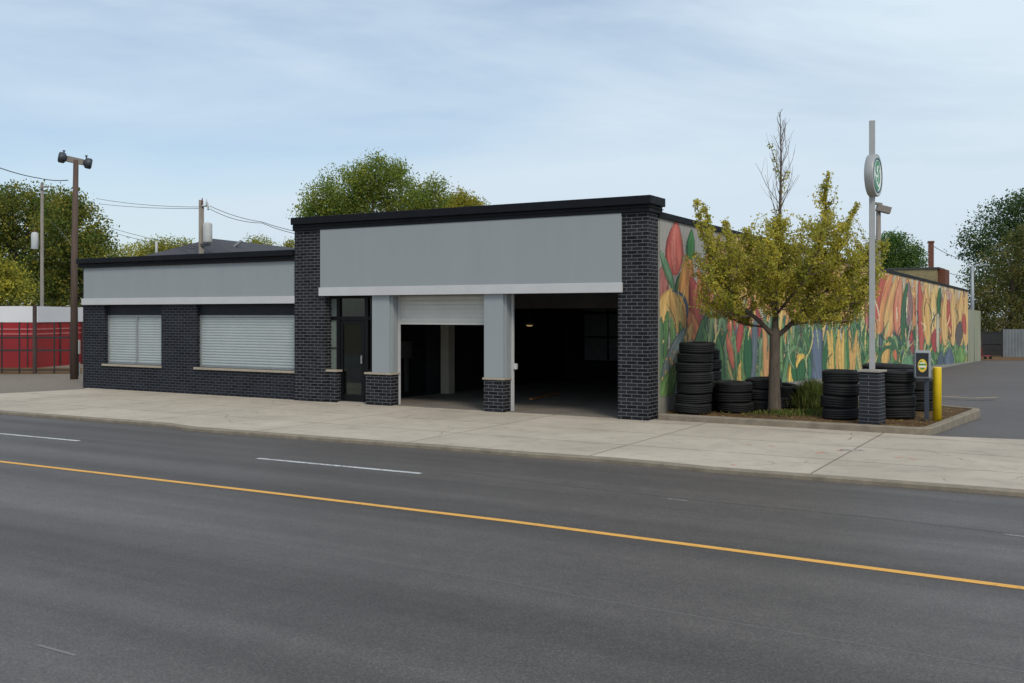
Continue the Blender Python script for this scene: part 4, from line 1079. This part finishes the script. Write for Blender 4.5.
bg_tree('yellow leaved tree at the end of the green crown behind the parapet', 'tree', 52, [(462, 206, 13, 0), (476, 209, 9, 0), (448, 208, 11, 0), (455, 222, 18, 0), (480, 218, 10, 0), (462, 198, 6, 0)], YO, 5000, .18, gm, 460, -.2, seed=9, loose=.25, spiky=.4)
bg_tree('round green tree behind the mural wall beside the brick stair house', 'tree', 70, [(900, 252, 16, 0), (884, 249, 14, 0), (915, 258, 12, 0), (868, 262, 14, 0), (905, 272, 18, 0), (885, 274, 18, 0), (896, 240, 9, 0)], [srgb(66, 88, 44), srgb(56, 76, 40), srgb(80, 98, 50), srgb(92, 104, 52)], 6500, .25, 'trees beyond the mural wall', 892, -.6, seed=10)
gr = 'tall trees beyond the metal fence'
bg_tree('tall dark green tree towering over the far metal fence', 'tree', 84, [(998, 214, 20, 0), (1018, 218, 26, 0), (984, 236, 22, 0), (972, 248, 14, 0), (1010, 255, 34, 2), (1042, 228, 36, 0), (1060, 280, 50, 2), (976, 272, 12, 0), (1022, 205, 14, 0), (966, 240, 6, 0), (1000, 285, 28, 2), (1075, 220, 36, 1)], DG, 16000, .32, gr, 1015, -.9, seed=11, loose=.42)
bg_tree('rusty brown green tree hanging low in front of the dark tree', 'tree', 76, [(1010, 262, 24, 0), (990, 288, 19, 0), (1002, 318, 26, 0), (1032, 290, 38, 1), (1046, 245, 28, 0), (1022, 238, 14, 0), (982, 322, 17, 1), (1050, 320, 30, 1), (978, 304, 12, 0), (1090, 280, 44, 2)], BR, 16000, .28, gr, 1012, -.9, seed=12, loose=.4)

# ------------------------------------------------------------------ young yellow-green street tree
kS = .0212; TB = gp(774, 413.5, SOIL)
TS = thing('street_tree', 'young yellow-green tree with a bare twiggy top growing in the planter', 'tree', (TB.x, TB.y, SOIL), 0)
def tp(u, v, d=0.0): return Vector(((u - 774) * kS * (1 + d / TB.y), d, EYE - (v - HZ) * kS * (1 + d / TB.y) - SOIL))
def spline(P, n):
    P = [P[0] * 2 - P[1]] + P + [P[-1] * 2 - P[-2]]; out = []
    for i in range(1, len(P) - 2):
        for t in np.linspace(0, 1, n, endpoint=False).tolist():
            a, b, c, d = P[i - 1], P[i], P[i + 1], P[i + 2]
            out.append(.5 * ((2 * b) + (c - a) * t + (2 * a - 5 * b + 4 * c - d) * t * t + (3 * b - a - 3 * c + d) * t ** 3))
    out.append(P[-2]); return out
tr = MB(); tr.tube([tp(774.5, 420), tp(774.5, 408), tp(774.3, 385), tp(774.6, 355), tp(775, 338), tp(775.5, 328)], [.175, .138, .118, .108, .112, .085], 14)
tr.build('trunk', M['bark'], TS)
limbs = [
    ([tp(774.5, 337), tp(757, 320, -.1), tp(738, 305, -.2), tp(718, 272, -.25), tp(703, 240, -.2), tp(694, 203, -.2)], .062, .006, .28, 1.0),
    ([tp(748, 312, -.15), tp(728, 290, .4), tp(720, 255, .55), tp(712, 207, .5)], .032, .005, .15, 1.0),
    ([tp(752, 316, -.1), tp(728, 315, -.55), tp(708, 296, -.8), tp(695, 268, -.9)], .030, .005, .2, 1.0),
    ([tp(775.5, 338), tp(796, 319, .05), tp(812, 292, .1), tp(821, 250, .1), tp(826, 215, .1), tp(828, 176, .1)], .062, .006, .3, 1.0),
    ([tp(806, 303, .1), tp(830, 288, -.1), tp(856, 268, -.15), tp(884, 244, -.2)], .036, .006, .15, 1.0),
    ([tp(798, 317, .05), tp(822, 313, -.5), tp(846, 300, -.8), tp(866, 270, -.9)], .034, .005, .2, 1.0),
    ([tp(812, 292, .1), tp(838, 262, .5), tp(850, 232, .7), tp(866, 205, .8)], .03, .005, .1, 1.0),
    ([tp(775, 334), tp(776.5, 290), tp(779, 240, .02), tp(780.5, 195), tp(781, 150), tp(780, 113)], .075, .005, .14, .48),
    ([tp(775.5, 322), tp(768, 292, -.7), tp(760, 262, -1.0), tp(752, 230, -1.05)], .034, .005, .2, 1.0),
    ([tp(776, 315), tp(790, 285, -.8), tp(800, 258, -1.15), tp(806, 228, -1.2)], .034, .005, .2, 1.0),
    ([tp(776, 318), tp(782, 288, .75), tp(792, 252, 1.1), tp(798, 222, 1.2)], .034, .005, .2, 1.0),
    ([tp(776, 310), tp(758, 280, .8), tp(742, 250, 1.05), tp(738, 222, 1.1)], .034, .005, .2, 1.0),
    ([tp(776, 300), tp(760, 270, .1), tp(750, 245, .1), tp(746, 232, .1)], .028, .005, .2, 1.0),
    ([tp(830, 288, -.1), tp(850, 296, .4), tp(872, 282, .5)], .024, .005, .1, 1.0),
    ([tp(786, 326), tp(806, 322, -.6), tp(832, 321, -.7)], .024, .005, .25, 1.0),
    ([tp(764, 327), tp(744, 322, .5), tp(722, 305, .6)], .024, .005, .25, 1.0),
]
skel = []
RT = random.Random(4); lm = MB(); tw_ = MB(); LP, LT = [], []
ginkgo = [srgb(192, 182, 76), srgb(182, 176, 74), srgb(170, 168, 70), srgb(200, 188, 84), srgb(158, 160, 68), srgb(186, 178, 72)]
for li_, (P, r0, r1, fs, fe) in enumerate(limbs):
    S = spline(P, 10); n = len(S); rad = [r0 + (r1 - r0) * (i / (n - 1)) ** .8 for i in range(n)]
    lm.tube(S, rad, 7); skel += S[4:] if li_ != 7 else S[4:34]
    length = sum((S[i + 1] - S[i]).length for i in range(n - 1)); acc = 0
    is_lead = li_ == 7
    step = .075
    k = 0; target = fs * length
    for i in range(n - 1):
        seg = (S[i + 1] - S[i]); sl = seg.length; dirv = seg.normalized()
        while target < acc + sl:
            f = target / length; p = S[i] + seg * ((target - acc) / sl)
            a = RT.uniform(0, 2 * PI); side = Vector((math.cos(a), math.sin(a), 0))
            bare = is_lead and f > fe
            up = .75 if not bare else .95
            dd = (side * (1.0 if not bare else .8) + Vector((0, 0, up)) * RT.uniform(.3, 1.0) + dirv * .45).normalized()
            if bare: bl_ = (1.25 * (1 - (f - fe) / (1 - fe)) ** .85 + .1) * RT.uniform(.6, 1.1)
            else: bl_ = RT.uniform(.3, .7) * (1.0 - .85 * f) + .05
            if is_lead and not bare: bl_ *= 1.0
            q = [p]; cur = dd.copy()
            for j in range(4):
                cur = (cur + Vector((RT.gauss(0, .13), RT.gauss(0, .13), .14))).normalized(); q.append(q[-1] + cur * bl_ / 4)
            (tw_).tube(q, [.011, .009, .007, .005, .003] if not bare else [.008, .007, .0055, .004, .0025], 4, cap=False)
            tint = Vector(RT.choice(ginkgo)) * RT.uniform(.85, 1.15)
            if not bare or (f < fe + .22 and RT.random() < .3):
                nl_ = int(bl_ * 120)
                for _ in range(nl_):
                    t = RT.uniform(.05, 1.02) * 4; j = min(3, int(t)); b = q[j].lerp(q[j + 1], t - j)
                    LP.append((b.x + RT.gauss(0, .032), b.y + RT.gauss(0, .032), b.z + RT.gauss(0, .028))); LT.append(tint)
            # side twigs
            for j in range(2 if not bare else 3):
                b = q[1 + j % 3]; c2 = (cur * .8 + Vector((RT.gauss(0, .6), RT.gauss(0, .6), .35))).normalized(); tl = bl_ * RT.uniform(.25, .55)
                tw_.tube([b, b + c2 * tl * .5, b + (c2 + Vector((0, 0, .2))) * tl], [.006, .004, .0025] if not bare else [.004, .003, .002], 3, cap=False)
                if not bare:
                    for _ in range(int(tl * 190)):
                        t = RT.random(); w2 = b + c2 * tl * t; LP.append((w2.x + RT.gauss(0, .03), w2.y + RT.gauss(0, .03), w2.z + RT.gauss(0, .028))); LT.append(tint)
            target += step * RT.uniform(.7, 1.4) * (1.0 if not bare else 1.05)
        acc += sl
lobes_ = [(722, 272, 24, 30, .7), (746, 266, 26, 30, .9), (773, 276, 34, 40, 1.1), (812, 268, 30, 46, 1.0), (846, 272, 30, 34, .9), (868, 266, 17, 20, .6), (720, 300, 20, 14, .7), (742, 308, 22, 12, .8),
          (808, 306, 26, 15, .9), (842, 308, 28, 14, .8), (777, 234, 15, 26, .5), (827, 208, 10, 30, .35), (832, 236, 18, 22, .6), (848, 236, 12, 20, .5), (704, 268, 14, 18, .5), (700, 284, 10, 12, .5), (712, 310, 16, 10, .6), (864, 300, 18, 14, .7), (728, 246, 16, 14, .5), (756, 240, 12, 16, .5), (806, 236, 10, 18, .5)]
lw_ = [a * b * (d + .4) for _, _, a, b, d in lobes_]
for _ in range(560):
    u, v, ru, rv, dd_ = RT.choices(lobes_, lw_)[0]
    while True:
        e = Vector((RT.uniform(-1, 1), RT.uniform(-1, 1), RT.uniform(-1, 1)))
        if .15 < e.length < 1: break
    g = tp(u + e.x * ru, v - e.z * rv, e.y * dd_)
    best = None
    for q in skel:
        if q.z < g.z - .02:
            dq = (q - g).length + .25 * max(0, .15 - (g.z - q.z))
            if best is None or dq < best[0]: best = (dq, q)
    if best is None or best[0] > 1.5: continue
    s0 = best[1]; ln = (g - s0).length; mid = s0.lerp(g, .55) + Vector((RT.gauss(0, .04), RT.gauss(0, .04), -.08 * ln)); tip = g + (g - mid).normalized() * .12 + Vector((0, 0, .14))
    q = [s0, s0.lerp(mid, .5), mid, mid.lerp(g, .5), g, tip]
    tw_.tube(q, [.009, .008, .007, .005, .004, .0025], 4, cap=False)
    tint = Vector(RT.choice(ginkgo)) * RT.uniform(.85, 1.15)
    for _ in range(int(26 + 52 * ln)):
        t = RT.uniform(min(.5, .25 / max(ln, .3)), 1.0) * 5; j = min(4, int(t)); w2 = q[j].lerp(q[j + 1], t - j); sg = .045
        LP.append((w2.x + RT.gauss(0, sg), w2.y + RT.gauss(0, sg), w2.z + RT.gauss(0, .035))); LT.append(tint)
lm.build('limb', M['bark'], TS); tw_.build('twigs', M['twig'], TS, fix=False)
P_ = np.array(LP); n = len(P_); tint = np.array([tuple(t) for t in LT]) * rng.uniform(.88, 1.15, (n, 1))
print('street tree leaves', n)
o = quads_mesh('crown', leaf_quads(P_, .05, .8, None, rng, .3), tint, M['leaves'], TS)

# ================================================================== poles, wires, fences, sheds
# tall brown light pole on the side yard
PB = gp(74.2, 379, 0)
T = thing('light_pole', 'tall brown pole with two dark floodlights on a crossarm beside the low wing', 'light pole', (PB.x, PB.y, 0), 0)
k = PB.y / F; hh = EYE + (HZ - 160) * k
m = MB(); m.tube([(0, 0, -.3), (0, 0, hh * .5), (.06, 0, hh)], [.135, .11, .085], 12); m.build('pole', M['pole_wood'], T)
al = Vector(((69.5 - 75.5) * k, -.08, hh + .03)); ar = Vector(((82 - 74.5) * k, .12, hh - .06))
m = MB(); m.bar(al, ar, .14, .19); arm = m.build('crossarm', M['pole_wood_grey'], T)
for q, s in ((al, -1), (ar, 1)):
    m = MB(); d = (ar - al).normalized() * s
    m.tube([q, q + d * .05, q + d * .07, q + d * .17, q + d * .25, q + d * .28], [.08, .13, .175, .185, .18, .13], 14); m.build('floodlight', M['floodlight'], arm)
    m = MB(); m.tube([q + d * .1 + Vector((0, 0, .16)), q + d * .1 + Vector((0, 0, .23))], [.025, .025], 8); m.tube([q + d * .1 + Vector((0, 0, .23)), q + d * .1 + Vector((0, 0, .26))], [.05, .045], 8); m.build('photocell', M['floodlight'], arm)

# thin grey utility pole with transformer
Yp = 50.0; kb_ = Yp / F
def upole(name, label, u, Y, vtop, r0, mat, gz=-.2):
    b = at(u, HZ, Y); T = thing(name, label, 'utility pole', (b.x, b.y, gz), 0); h = EYE + (HZ - vtop) * Y / F - gz
    m = MB(); m.tube([(0, 0, -.2), (0, 0, h * .5), (0, 0, h)], [r0, r0 * .85, r0 * .7], 10); m.build('pole', M[mat], T); return T, b, h
T, b, h = upole('utility_pole', 'thin grey utility pole with a pale transformer, behind the red shed', 42, Yp, 183, .1, 'pole_wood_grey')
zt = EYE + (HZ - 241) * kb_ + .2
m = MB(); m.lathe([(.12, -.4), (.17, -.38), (.17, .36), (.12, .42), (.05, .44)], 16, org=(-.31, -.1, zt)); tf = m.build('transformer', M['transformer_grey'], T)
m = MB(); m.lathe([(.035, .42), (.05, .47), (.03, .52), (.05, .57), (.02, .6)], 8, org=(-.31, -.1, zt)); m.build('bushing', M['rusty_brick'], tf)
m = MB(); m.box(-.2, .0, -.06, -.02, zt - .1, zt + .0); m.build('bracket', M['floodlight'], tf)
m = MB(); m.bar((-.1, -.15, h - .25), (.4, -.15, h - .2), .07); m.build('crossarm', M['pole_wood_grey'], T)
Yq = 47.0; kq = Yq / F
T, b, h = upole('utility_pole', 'weathered utility pole with a grey transformer rising behind the low wing roof', 200.5, Yq, 200, .11, 'pole_wood_grey')
m = MB(); m.tube([(.09, .05, 0), (.09, .05, h - .3)], [.07, .06], 8); m.build('conduit', M['pole_wood_grey'], T)
zt = EYE + (HZ - 233) * kq + .2
m = MB(); m.lathe([(.1, -.47), (.2, -.45), (.215, -.4), (.215, .4), (.18, .46), (.1, .49)], 18, org=(.35, -.05, zt)); tf = m.build('transformer', M['transformer_grey'], T)
m = MB(); m.box(.02, .5, -.1, .0, zt - .62, zt - .5); m.bar((.15, -.05, zt - .6), (.45, -.05, zt - .9), .05); m.build('bracket', M['floodlight'], tf)
zi = EYE + (HZ - 206) * kq + .2
m = MB(); m.bar((-.05, -.05, zi), (.32, -.05, zi - .02), .06); arm = m.build('crossarm', M['pole_wood_grey'], T)
for dx, dz in ((.3, .0), (.38, -.2), (.1, .06)):
    m = MB(); m.lathe([(.03, 0), (.065, .05), (.03, .1), (.06, .14), (.03, .2), (.02, .32)], 8, org=(dx, -.05, zi + dz)); m.build('insulator', M['rusty_brick'] if dx < .2 else M['transformer_grey'], arm)

def wire(label, pts, r, sag=0.0, name='power_line', group='overhead wires'):
    P = [Vector(p) for p in pts]; out = []
    for i in range(len(P) - 1):
        for t in np.linspace(0, 1, 12, endpoint=False).tolist():
            q = P[i].lerp(P[i + 1], t); q.z -= sag * 4 * t * (1 - t); out.append(q)
    out.append(P[-1]); m = MB(); m.tube(out, r, 5); o = m.build(name, M['wire_black'], fix=False); tag(o, label, 'wire', group); return o
w_ = wire('sagging wire with clamps running to the thin grey pole at the picture edge', [at(-60, 151, 40), at(0, 168, 44), at(41, 178.5, 50), at(68, 180.2, 46)], .022, .05)
wire('upper thin wire between the broad olive tree and the weathered pole', [at(96, 198.5, 55), at(201, 207, 47)], .012, .12)
wire('lower thin wire between the broad olive tree and the weathered pole', [at(100, 204, 56), at(201, 208.5, 47)], .012, .08)
wire('faint upper wire crossing the gap beside the broad olive tree', [at(108, 227, 58), at(198, 247, 47)], .012, .1)
wire('faint lower wire crossing the gap beside the broad olive tree', [at(108, 231, 59), at(196, 249, 47)], .012, .12)
wire('upper wire running down from the weathered pole towards the brick pier', [at(210, 206, 47), at(262, 222, 44), at(330, 236, 40)], .013, .1)
wire('lower wire running down from the weathered pole towards the brick pier', [at(210, 209, 47), at(262, 223, 44.2), at(330, 237, 40.2)], .013, .16)
wire('slack guy wire slanting down in front of the olive trees', [at(50, 220, 50), at(62, 232, 48), at(75, 250, 40)], .012)
wire('upper thin wire from the rooftop chimney towards the dark tree', [loc2w(cx_, PY + .5, 5.8), at(962, 259, 66), at(1000, 268, 84)], .016, .1)
wire('lower thin wire from the stair house roof towards the dark tree', [loc2w(pxr, PY + .5, 4.62), at(962, 276, 66), at(1000, 284, 84)], .016, .1)

# red shed behind a wire fence
Ys = 41.0; x37 = (37 - CX) / F * Ys
pA = Vector((x37 - 26, Ys, 0)); pB = Vector((x37, Ys, 0)); pC = Vector(((120 - CX) / F * 47.5, 47.5, 0)); pD = pC + Vector((-3, 9, 0)); pE = pA + Vector((0, 9, 0))
base = [(q.x, q.y) for q in (pA, pB, pC, pD, pE)]
T = thing('red_shed', 'long low red shed with a white upper band behind the wire fence', 'shed', (x37, Ys, 0), 0)
lb = [(a - x37, c - Ys) for a, c in base]
ht = [2.52, 2.52, 2.47, 2.5, 2.52]
m = MB(); m.prism(lb, -.3, [1.86] * 5); m.cur = 1
for i in range(12):
    x = -i * 2.1 - .4; m.box(x, x + .04, -.03, -.002, 0, 1.85)
for i in range(1, 4):
    q = Vector(lb[1]).lerp(Vector(lb[2]), i / 4); m.box(q.x, q.x + .05, q.y - .05, q.y, 0, 1.85)
m.build('wall', [M['red_paint'], M['fence_steel']], T)
def inset(P, d):
    c = Vector((sum(p[0] for p in P) / len(P), sum(p[1] for p in P) / len(P))); return [tuple(Vector(p) + (Vector(p) - c).normalized() * d) for p in P]
m = MB(); m.prism(inset(lb, .04), [1.86] * 5, ht); m.build('white_band', M['white_sheet'], T)
m = MB()
for a, c in ((lb[0], lb[1]), (lb[1], lb[2])):
    for z in (1.38, 1.58): m.bar((a[0], a[1] - .012, z), (c[0], c[1] - .012, z), .03, .055)
m.build('stripe', M['pale_stripe'], T)

Yf = 37.0; kf = Yf / F
T = thing('wire_fence', 'dark steel fence with thin posts and rails in front of the red shed', 'fence', ((35 - CX) / F * Yf, Yf, 0), 0)
x0 = (35 - CX) / F * Yf; fxl = lambda u: (u - CX) / F * Yf - x0
m = MB()
for z in (.0 + EYE + (HZ - 350.3) * kf, .13, 1.33): m.bar((fxl(-140), 0, z), (fxl(69), 0, z), .05, .07 if z > .5 else .05)
m.build('rail', M['fence_steel'], T)
for u in (-122, -104, -87, -69, -52, -34, -16, 1.5, 19, 54, 70): 
    m = MB(); m.bar((fxl(u), .03, -.1), (fxl(u), .03, 1.9), .042); m.build('post', M['fence_steel'], T)
m = MB(); m.bar((0, -.02, -.1), (0, -.02, EYE + (HZ - 305) * kf), .11); m.build('post', M['fence_post_brown'], T)
m = MB()
x = fxl(-140)
while x < fxl(69):
    for s in (1, -1):
        a = (x, .0 + .004 * s, .13); xe = x + s * 1.2
        if fxl(-140) <= xe <= fxl(69): m.bar(a, (xe, .004 * s, 1.33), .004)
    x += .1
m.build('chain_link', M['fence_steel'], T)
p = gp(78.3, 374, 0); m = MB(); m.bar((0, 0, -.1), (0, 0, .42), .1); o = m.build('marker_post', M['post_white'], loc=(p.x, p.y, 0), bevel=.008); tag(o, 'short white marker post beside the foot of the tall brown pole', 'post')
p = Vector(((77 - CX) / F * 36, 36.0, 0)); T = thing('meter_box', 'narrow white meter box on a post behind the tall brown pole', 'meter box', p, 0)
m = MB(); m.box(-.06, .1, -.1, .06, EYE + (HZ - 354) * .036, EYE + (HZ - 340) * .036); m.build('housing', M['post_white'], T, bevel=.01)
m = MB(); m.bar((.03, .02, -.1), (.03, .02, .8), .05); m.build('post', M['fence_steel'], T)

# dark roofed house behind the wing
r0_, r1_ = at(212, 238.5, 50), at(297, 250, 59.4); dz = r0_.z
T = thing('house', 'house with a dark shingled hip roof seen over the low wing', 'house', (r0_.x, r0_.y, 0), 0)
ax = (r1_ - r0_); ax.z = 0; ax.normalize(); sd_ = Vector((ax.y, -ax.x, 0))
ez = 4.55; HW = 3.6; fE = -ax * 3.2; bE = ax * 13
c = [fE - sd_ * HW, fE + sd_ * HW, bE + sd_ * HW, bE - sd_ * HW]
ra, rb = Vector((0, 0, dz)), ax * 9.8 + Vector((0, 0, dz + .14))
m = MB(); n = 0
m.v += [(q.x, q.y, ez) for q in c] + [tuple(ra), tuple(rb)]
for f in ((0, 1, 4), (1, 2, 5, 4), (2, 3, 5), (3, 0, 4, 5), (3, 2, 1, 0)): m.face(f)
rf = m.build('roof', M['shingles'], T)
q = sd_ * 1.05 + ax * .5; zz = dz - (dz - ez) * 1.05 / HW
m = MB(); m.bar((q.x - .1, q.y, zz + .02), (q.x + .28, q.y, zz + .32), .22, .1); m.build('roof_vent', M['metal_sheet'], rf)
q = -sd_ * 2.6 - ax * .8; m = MB(); m.tube([(q.x, q.y, dz - 1.2), (q.x, q.y, dz - .15)], .06, 8); m.build('vent_pipe', M['transformer_grey'], rf)
ci = [fE * .9 - sd_ * 3.3, fE * .9 + sd_ * 3.3, bE * .97 + sd_ * 3.3, bE * .97 - sd_ * 3.3]
m = MB(); m.prism([(q.x, q.y) for q in ci], -.3, ez - .002); m.build('wall', M['house_wall'], T)

# floodlight pole behind the mural wall
Yw_ = 63.0; T, b, h = upole('light_pole', 'brown wooden pole with a flat floodlight, seen just behind the round sign', 878.4, Yw_, 206, .2, 'pole_wood_grey', -.6)
T['category'] = 'light pole'
m = MB(); m.bar((-.12, -.06, h - .1), (.68, -.16, h - .32), .5, .4); m.bar((-.2, 0, h + .16), (.2, -.03, h + .1), .3, .14); m.build('floodlight', M['pole_wood_grey'], T)
# slim lamp pole at the end of the mural
bz = at(972.3, 360, 57.0); T = thing('street_lamp', 'slim grey lamp pole with a short arm at the end of the mural', 'street lamp', (bz.x, bz.y, -.55), 0)
h = EYE + (HZ - 266) * .057 + .55
m = MB(); m.tube([(0, 0, -.2), (0, 0, h * .6), (0, 0, h)], [.125, .1, .08], 10); m.build('pole', M['light_pole_metal'], T)
m = MB(); m.tube([(0, 0, h - .1), (.28, -.1, h + .02), (.62, -.2, h + .08)], [.035, .03, .03], 6); m.tube([(0, 0, h - .1), (-.22, -.1, h - .02)], [.025, .02], 6); arm = m.build('arm', M['light_pole_metal'], T)
m = MB(); m.bar((.5, -.17, h + .06), (.82, -.24, h + .06), .14, .06); m.build('lamp_head', M['light_pole_metal'], arm)

# far fence and dark gate
T = thing('metal_fence', 'pale corrugated metal fence at the back of the parking lot', 'fence', tuple(at(1003, HZ, 66).xy) + (-.66,), 0)
m = MB(); n = 90
rows = [[], []]
for i in range(n + 1):
    x = i * .1; y = -i * .012 + (.02 if i % 2 else -.02)
    rows[0].append(Vector((x, y, -.1))); rows[1].append(Vector((x, y, 1.86)))
ribbon(m, rows); m.build('panel', M['fence_sheet'], T)
for i in range(4):
    m = MB(); m.bar((i * 2.6 - .02, .06 - i * .03, -.1), (i * 2.6 - .02, .06 - i * .03, 1.9), .09); m.build('post', M['gate_dark'], T)
T = thing('gate', 'dark closed gate beside the pale metal fence', 'gate', tuple(at(982, HZ, 68).xy) + (-.68,), 0)
m = MB(); m.box(.05, 1.38, -.02, .02, .05, 1.62); m.build('leaf', M['gate_dark'], T)
m = MB()
for x in (0, 1.4): m.bar((x, 0, -.1), (x, 0, 1.7), .09)
m.bar((.05, -.03, 1.64), (1.38, -.03, 1.64), .06); m.bar((.05, -.03, .85), (1.38, -.03, .85), .05); m.build('frame', M['fence_steel'], T)
p = at(985.5, 354, 62); T = thing('hand_cart', 'small red cart standing by the dark gate', 'cart', (p.x, p.y, -.59), .3)
m = MB(); m.box(-.28, .28, -.2, .2, .16, .22); m.bar((-.26, 0, .2), (-.34, 0, .75), .04); m.build('frame', M['red_plastic'], T)
for x in (-.2, .2):
    m = MB(); m.lathe([(.03, -.03), (.1, -.03), (.1, .03), (.03, .03)], 14, 'y', org=(x, -.2, .1)); m.build('wheel', M['tyre_rubber'], T)

# ================================================================== sky, sun, camera
W = bpy.data.worlds.new('World'); SC.world = W; W.use_nodes = True; nt = W.node_tree; nt.nodes.clear()
SUN_EL, SUN_AZ = math.radians(46), math.radians(160)      # azimuth clockwise from +Y
out = N(nt, 'ShaderNodeOutputWorld'); bg = N(nt, 'ShaderNodeBackground'); sky = N(nt, 'ShaderNodeTexSky')
sky.sky_type = 'NISHITA'; sky.sun_disc = False; sky.sun_elevation = SUN_EL; sky.sun_rotation = SUN_AZ; sky.air_density = 1.0; sky.dust_density = 1.0; sky.ozone_density = 1.0
tc = N(nt, 'ShaderNodeTexCoord'); mp = N(nt, 'ShaderNodeMapping'); mp.inputs['Rotation'].default_value = (0, math.radians(7), math.radians(14)); mp.inputs['Scale'].default_value = (1.15, .9, 5.5)
nt.links.new(tc.outputs['Generated'], mp.inputs[0])
f1 = noise(nt, mp.outputs[0], 1.05, 6, .54, .35)
sep = N(nt, 'ShaderNodeSeparateXYZ'); nt.links.new(tc.outputs['Generated'], sep.inputs[0])
fac = ramp(nt, f1, [(.37, .22), (.5, .64), (.62, 1.0)])
cloud = (CLOUD[0], CLOUD[1], CLOUD[2])
hz = ramp(nt, sep.outputs[2], [(0.0, .88), (.5, 1.06)])
cl2 = mix(nt, 1.0, cloud, hz, 'MULTIPLY')
nt.links.new(mix(nt, fac, sky.outputs[0], cl2), bg.inputs[0]); bg.inputs[1].default_value = SKY_STR
nt.links.new(bg.outputs[0], out.inputs[0])

sl = bpy.data.lights.new('sun', 'SUN'); sl.energy = SUN_E; sl.angle = math.radians(16); sl.color = (1.0, .90, .74)
so = bpy.data.objects.new('sun', sl); C.objects.link(so)
dv = Vector((math.sin(SUN_AZ) * math.cos(SUN_EL), math.cos(SUN_AZ) * math.cos(SUN_EL), math.sin(SUN_EL)))
so.rotation_euler = dv.to_track_quat('Z', 'Y').to_euler(); so.location = (0, 0, 40)

cam = bpy.data.cameras.new('camera'); co_ = bpy.data.objects.new('camera', cam); C.objects.link(co_)
cam.sensor_width = 36; cam.lens = 36 * F / 1024; cam.shift_y = -(341.5 - HZ) / 1024; cam.clip_start = .1; cam.clip_end = 2000
co_.location = (0, 0, EYE); co_.rotation_euler = (math.radians(90), 0, 0); SC.camera = co_
SC.view_settings.view_transform = 'Standard'; SC.view_settings.look = 'None'; SC.view_settings.exposure = EXPO; SC.view_settings.gamma = 1; SC.view_settings.use_curve_mapping = False
SC.render.engine = 'CYCLES'; SC.cycles.use_denoising = True; SC.cycles.max_bounces = 8; SC.cycles.transparent_max_bounces = 16
SC.render.resolution_x = 1024; SC.render.resolution_y = 683
